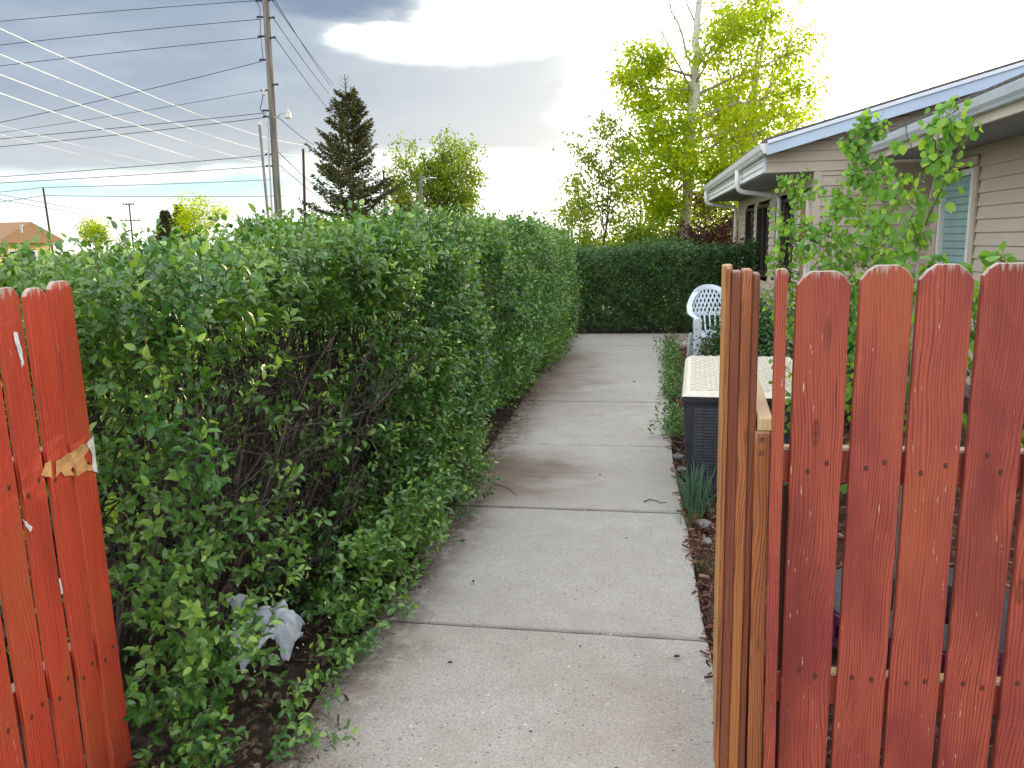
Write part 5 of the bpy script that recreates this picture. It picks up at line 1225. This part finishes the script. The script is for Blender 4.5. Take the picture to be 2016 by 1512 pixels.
for i, (yr, xe, ye) in enumerate([(2, 655, 165), (0, 650, 168), (37, 648, 185), (74, 652, 222), (228, 618, 285), (300, 660, 400), (325, 670, 420)]):
    wire(np.interp(yr, [0, 418], [523, 548]) + (14 if i < 4 else 8) + (4 if i == 1 else 0), yr, PY, xe, ye, 43, .012, ['rightmost dark wire running from the pole top to the spruce', 'second dark wire from the pole top to the spruce', 'dark wire from the second bracket to the spruce', 'dark wire from the third bracket to the spruce', 'dark wire from below the lamp to the spruce', 'lower thin wire from the pole behind the spruce', 'lowest thin wire from the pole behind the spruce'][i], 'wire', .004, gw)
for i, (yl, xr, yr) in enumerate([(54, 600, 285), (105, 597, 308), (145, 597, 330), (182, 597, 352)]):
    wire(-10, yl - 2, 15, xr, yr, 60, .011, ['uppermost bright sunlit wire sloping down behind the tall pole', 'second bright sunlit wire from the top', 'third bright sunlit wire from the top', 'lowest bright sunlit wire sloping down behind the tall pole'][i], 'wire_light', .010, 'bright sunlit wires')
for i, (yl, xr, yr, r_) in enumerate([(244, 470, 345, .006), (262, 440, 352, .005)]):
    wire(-10, yl, 18, xr, yr, 60, r_, ['upper faint pale wire low in the clouds', 'lower faint pale wire low in the clouds'][i], 'wire_light', .006, 'bright sunlit wires')
for i, (x0, y0, x1, y1) in enumerate([(-10, 379, 86, 369), (86, 369, 530, 354), (-10, 399, 86, 385), (88, 385, 560, 386), (-10, 381, 258, 425), (-10, 391, 258, 433)]):
    wire(x0, y0, 46, x1, y1, 50 if x1 < 100 else (48 if x1 > 300 else 85), .018, ['left half of the top wire on the roof pole', 'top wire running right from the roof pole', 'left half of the second wire on the roof pole', 'second wire running right from the roof pole', 'upper wire from the left edge to the distant crossarm pole', 'lower wire from the left edge to the distant crossarm pole'][i], 'wire', .003, 'wires over the brown roof')

# spruce
def spruce(label, base, Htot, rad, n_w, needle, seed, dead=.08, sparse_low=True, group=None):
    T = Tree(base); b = np.array(base, float); rs = np.random.default_rng(seed)
    T.K.add(np.array([b * 0, [0, 0, Htot * .5], [.02, 0, Htot * (1 - dead * 0)]]), [Htot * .018, Htot * .010, Htot * .002], 8)
    z = Htot * .06
    while z < Htot * .985:
        f = z / Htot; R_ = rad * (1 - f) ** .85 * (.70 + .5 * rs.random()) + (.03 if f < 1 - dead else .12); deadp = f > 1 - dead
        nb_ = 7 if not deadp else 6
        for k in range(nb_):
            an = rs.random() * 6.28; L_ = R_ * (.75 + .45 * rs.random()); rise = .05 + .55 * f - .18 * (1 - f)
            right = math.cos(an) > .35 and f < .22 and sparse_low
            t = np.linspace(0, 1, 7); P = np.stack([np.cos(an) * L_ * t, np.sin(an) * L_ * t, z + L_ * (rise * t - .25 * t * (1 - t) * 2 * (1 - f) + .16 * t * t)], -1)
            T.T.add(P, np.linspace(.022 * (1 - f) + .008, .004, 7), 4)
            if deadp: continue
            m = int((16 + 115 * L_ / rad) * (.25 if right else 1)); tt = np.clip(.12 + .88 * rs.random(m) ** .75, 0, 1)
            pos = np.stack([np.interp(tt, t, P[:, i]) for i in range(3)], -1)
            side = np.array([-math.sin(an), math.cos(an), 0]); sd = (rs.random(m) - .5) * 2 * L_ * .20 * (1.15 - tt)
            pos = pos + sd[:, None] * side + np.array([0, 0, -.05]) * rs.random(m)[:, None] - np.array([0, 0, 1.]) * (np.abs(sd) * .25)[:, None]
            A_ = np.stack([np.full(m, math.cos(an)), np.full(m, math.sin(an)), np.full(m, .15)], -1) * .6 + side * np.sign(sd)[:, None] * .6 + rs.normal(size=(m, 3)) * .35 + np.array([0, 0, -.15])
            T.L.add((np.array([[0, 0, 0], [.4, .16, .05], [1, 0, 0], [.4, -.16, .05], [.4, 0, -.14]]), [np.array([[0, 4, 1], [4, 2, 1], [0, 3, 4], [4, 3, 2]])]), pos, A_, rs.normal(size=(m, 3)) * .6 + np.array([0, 0, 1]), needle * (.7 + .6 * rs.random(m)))
        z += Htot * (.017 + .008 * rs.random())
    return T.done('spruce_tree', label, 'tree', 'spruce', 'bark', None, group)
sb = at(690, 415, 40); spruce('tall dark spruce with a bare dead tip behind the long hedge', (sb.x + .1, 40, 0), 10.3, 3.25, 40, .22, 5, .09)
sb = at(790, 415, 60); spruce('small dark spruce in front of the round leafy tree', (at(795, 415, 60).x, 60, 0), 5.6, 1.7, 30, .34, 6, 0, False)
sb = at(327, 440, 90); spruce('tiny pointed spruce on the skyline, right of the distant crossarm pole', (sb.x, 90, 0), 6.4, 1.7, 20, .5, 8, 0, False)
sb = at(355, 440, 95); spruce('second tiny spruce on the skyline', (sb.x, 95, 0), 7.4, 1.5, 20, .5, 9, 0, False)
# leafy trees on the skyline
p = at(860, 415, 50)
simple_tree('leafy_tree', 'round yellow green tree with forked limbs right of the spruce', 'tree', (p.x, 50, 0), crown_pts(770, 945, 290, 400, 50, 1.8, 22, lambda u, v: ((2 * u - 1) ** 2 + (2 * v - 1) ** 2 < 1.1)) + [tuple(at(875, 270, 50)), tuple(at(785, 300, 50)), tuple(at(925, 340, 50))], .20, 5, .21, 60, .30, 'far_leaf', 'limb', sub=6)
p = at(395, 440, 70); simple_tree('leafy_tree', 'small yellow green tree on the skyline left of the tall pole', 'tree', (p.x, 70, 0), crown_pts(355, 440, 398, 430, 70, 1.4, 9), .14, 5, .24, 36, .4, 'tree_leaf', 'bark')
p = at(190, 440, 60); simple_tree('leafy_tree', 'low leafy tree beside the brown roof', 'tree', (p.x, 60, 0), crown_pts(165, 215, 436, 452, 60, 1.0, 7), .12, 5, .2, 36, .3, 'tree_leaf', 'bark')
bush('juniper_bush', 'round dark juniper poking above the long hedge', 'bush', (at(940, 430, 30).x, 30), 1.2, 1.0, 2.75, 30, .09, 'spruce', 90)
bush('leafy_bush', 'yellow green bush on the skyline where the long hedge ends', 'bush', (at(1045, 440, 45).x, 45), 1.4, 1.0, 2.6, 14, .15, 'tree_leaf', 60)
# hedgerow and cover beyond the cross hedge, one mass
Lw = Leaves()
nn = 16000; X = -16 + 30 * rng.random(nn); Y = 42 + 6 * rng.random(nn) + 0; z = (1.2 + .5 * np.sin(X * .9) + .3 * np.sin(X * 2.3)) * rng.random(nn) ** .6
Lw.add(DIAM, np.stack([X, Y, z], -1), rng.normal(size=(nn, 3)), rng.normal(size=(nn, 3)), .28)
stuff('undergrowth', Lw.build('undergrowth', M['far_leaf']), 'distant mass of low green undergrowth on the horizon', 'undergrowth')

# dark red car far behind the cross hedge, only its upper part shows
car = empty('parked_car', (1.2 if False else at(1310, 478, 30).x, 30, 0), 0, 'dark red parked car with a pale top behind the cross hedge', 'car')
prof = [(-.9, .35), (.9, .35), (.92, .8), (.86, .98), (.72, 1.42), (.60, 1.50), (-.60, 1.50), (-.72, 1.42), (-.86, .98), (-.92, .8)]
MB().prism(prof[:4] + prof[8:], 1, -2.1, 2.1).build('body', M['red_car'], car, bevel=.06, seg=2)
MB().prism([(-.84, .97), (.84, .97), (.70, 1.42), (-.70, 1.42)], 1, -1.2, 1.6).build('window', M['darkglass'], car, bevel=.03)
MB().prism([(-.72, 1.41), (.72, 1.41), (.64, 1.52), (-.64, 1.52)], 1, -1.05, 1.5).build('roof', M['pale_cover'], car, bevel=.03, seg=2)
for sx in (-1, 1):
    for yy in (-1.35, 1.35):
        wv_ = MB().lathe([(.2, -.1), (.33, -.1), (.34, 0), (.33, .1), (.2, .1)], 24).build('wheel', M['tyre'], car, smooth=True); wv_.rotation_euler = (0, R(90), 0); wv_.location = (sx * .82, yy, .34)
    q = MB().box(-.12, .12, -.02, .02, -.06, .06).build('headlight', M['frost'], car, bevel=.01); q.location = (sx * .68, -2.1, .78)
    q = MB().box(-.10, .10, -.06, .06, -.06, .06).build('mirror', M['red_car'], car, bevel=.02); q.location = (sx * .98, -.95, 1.02)
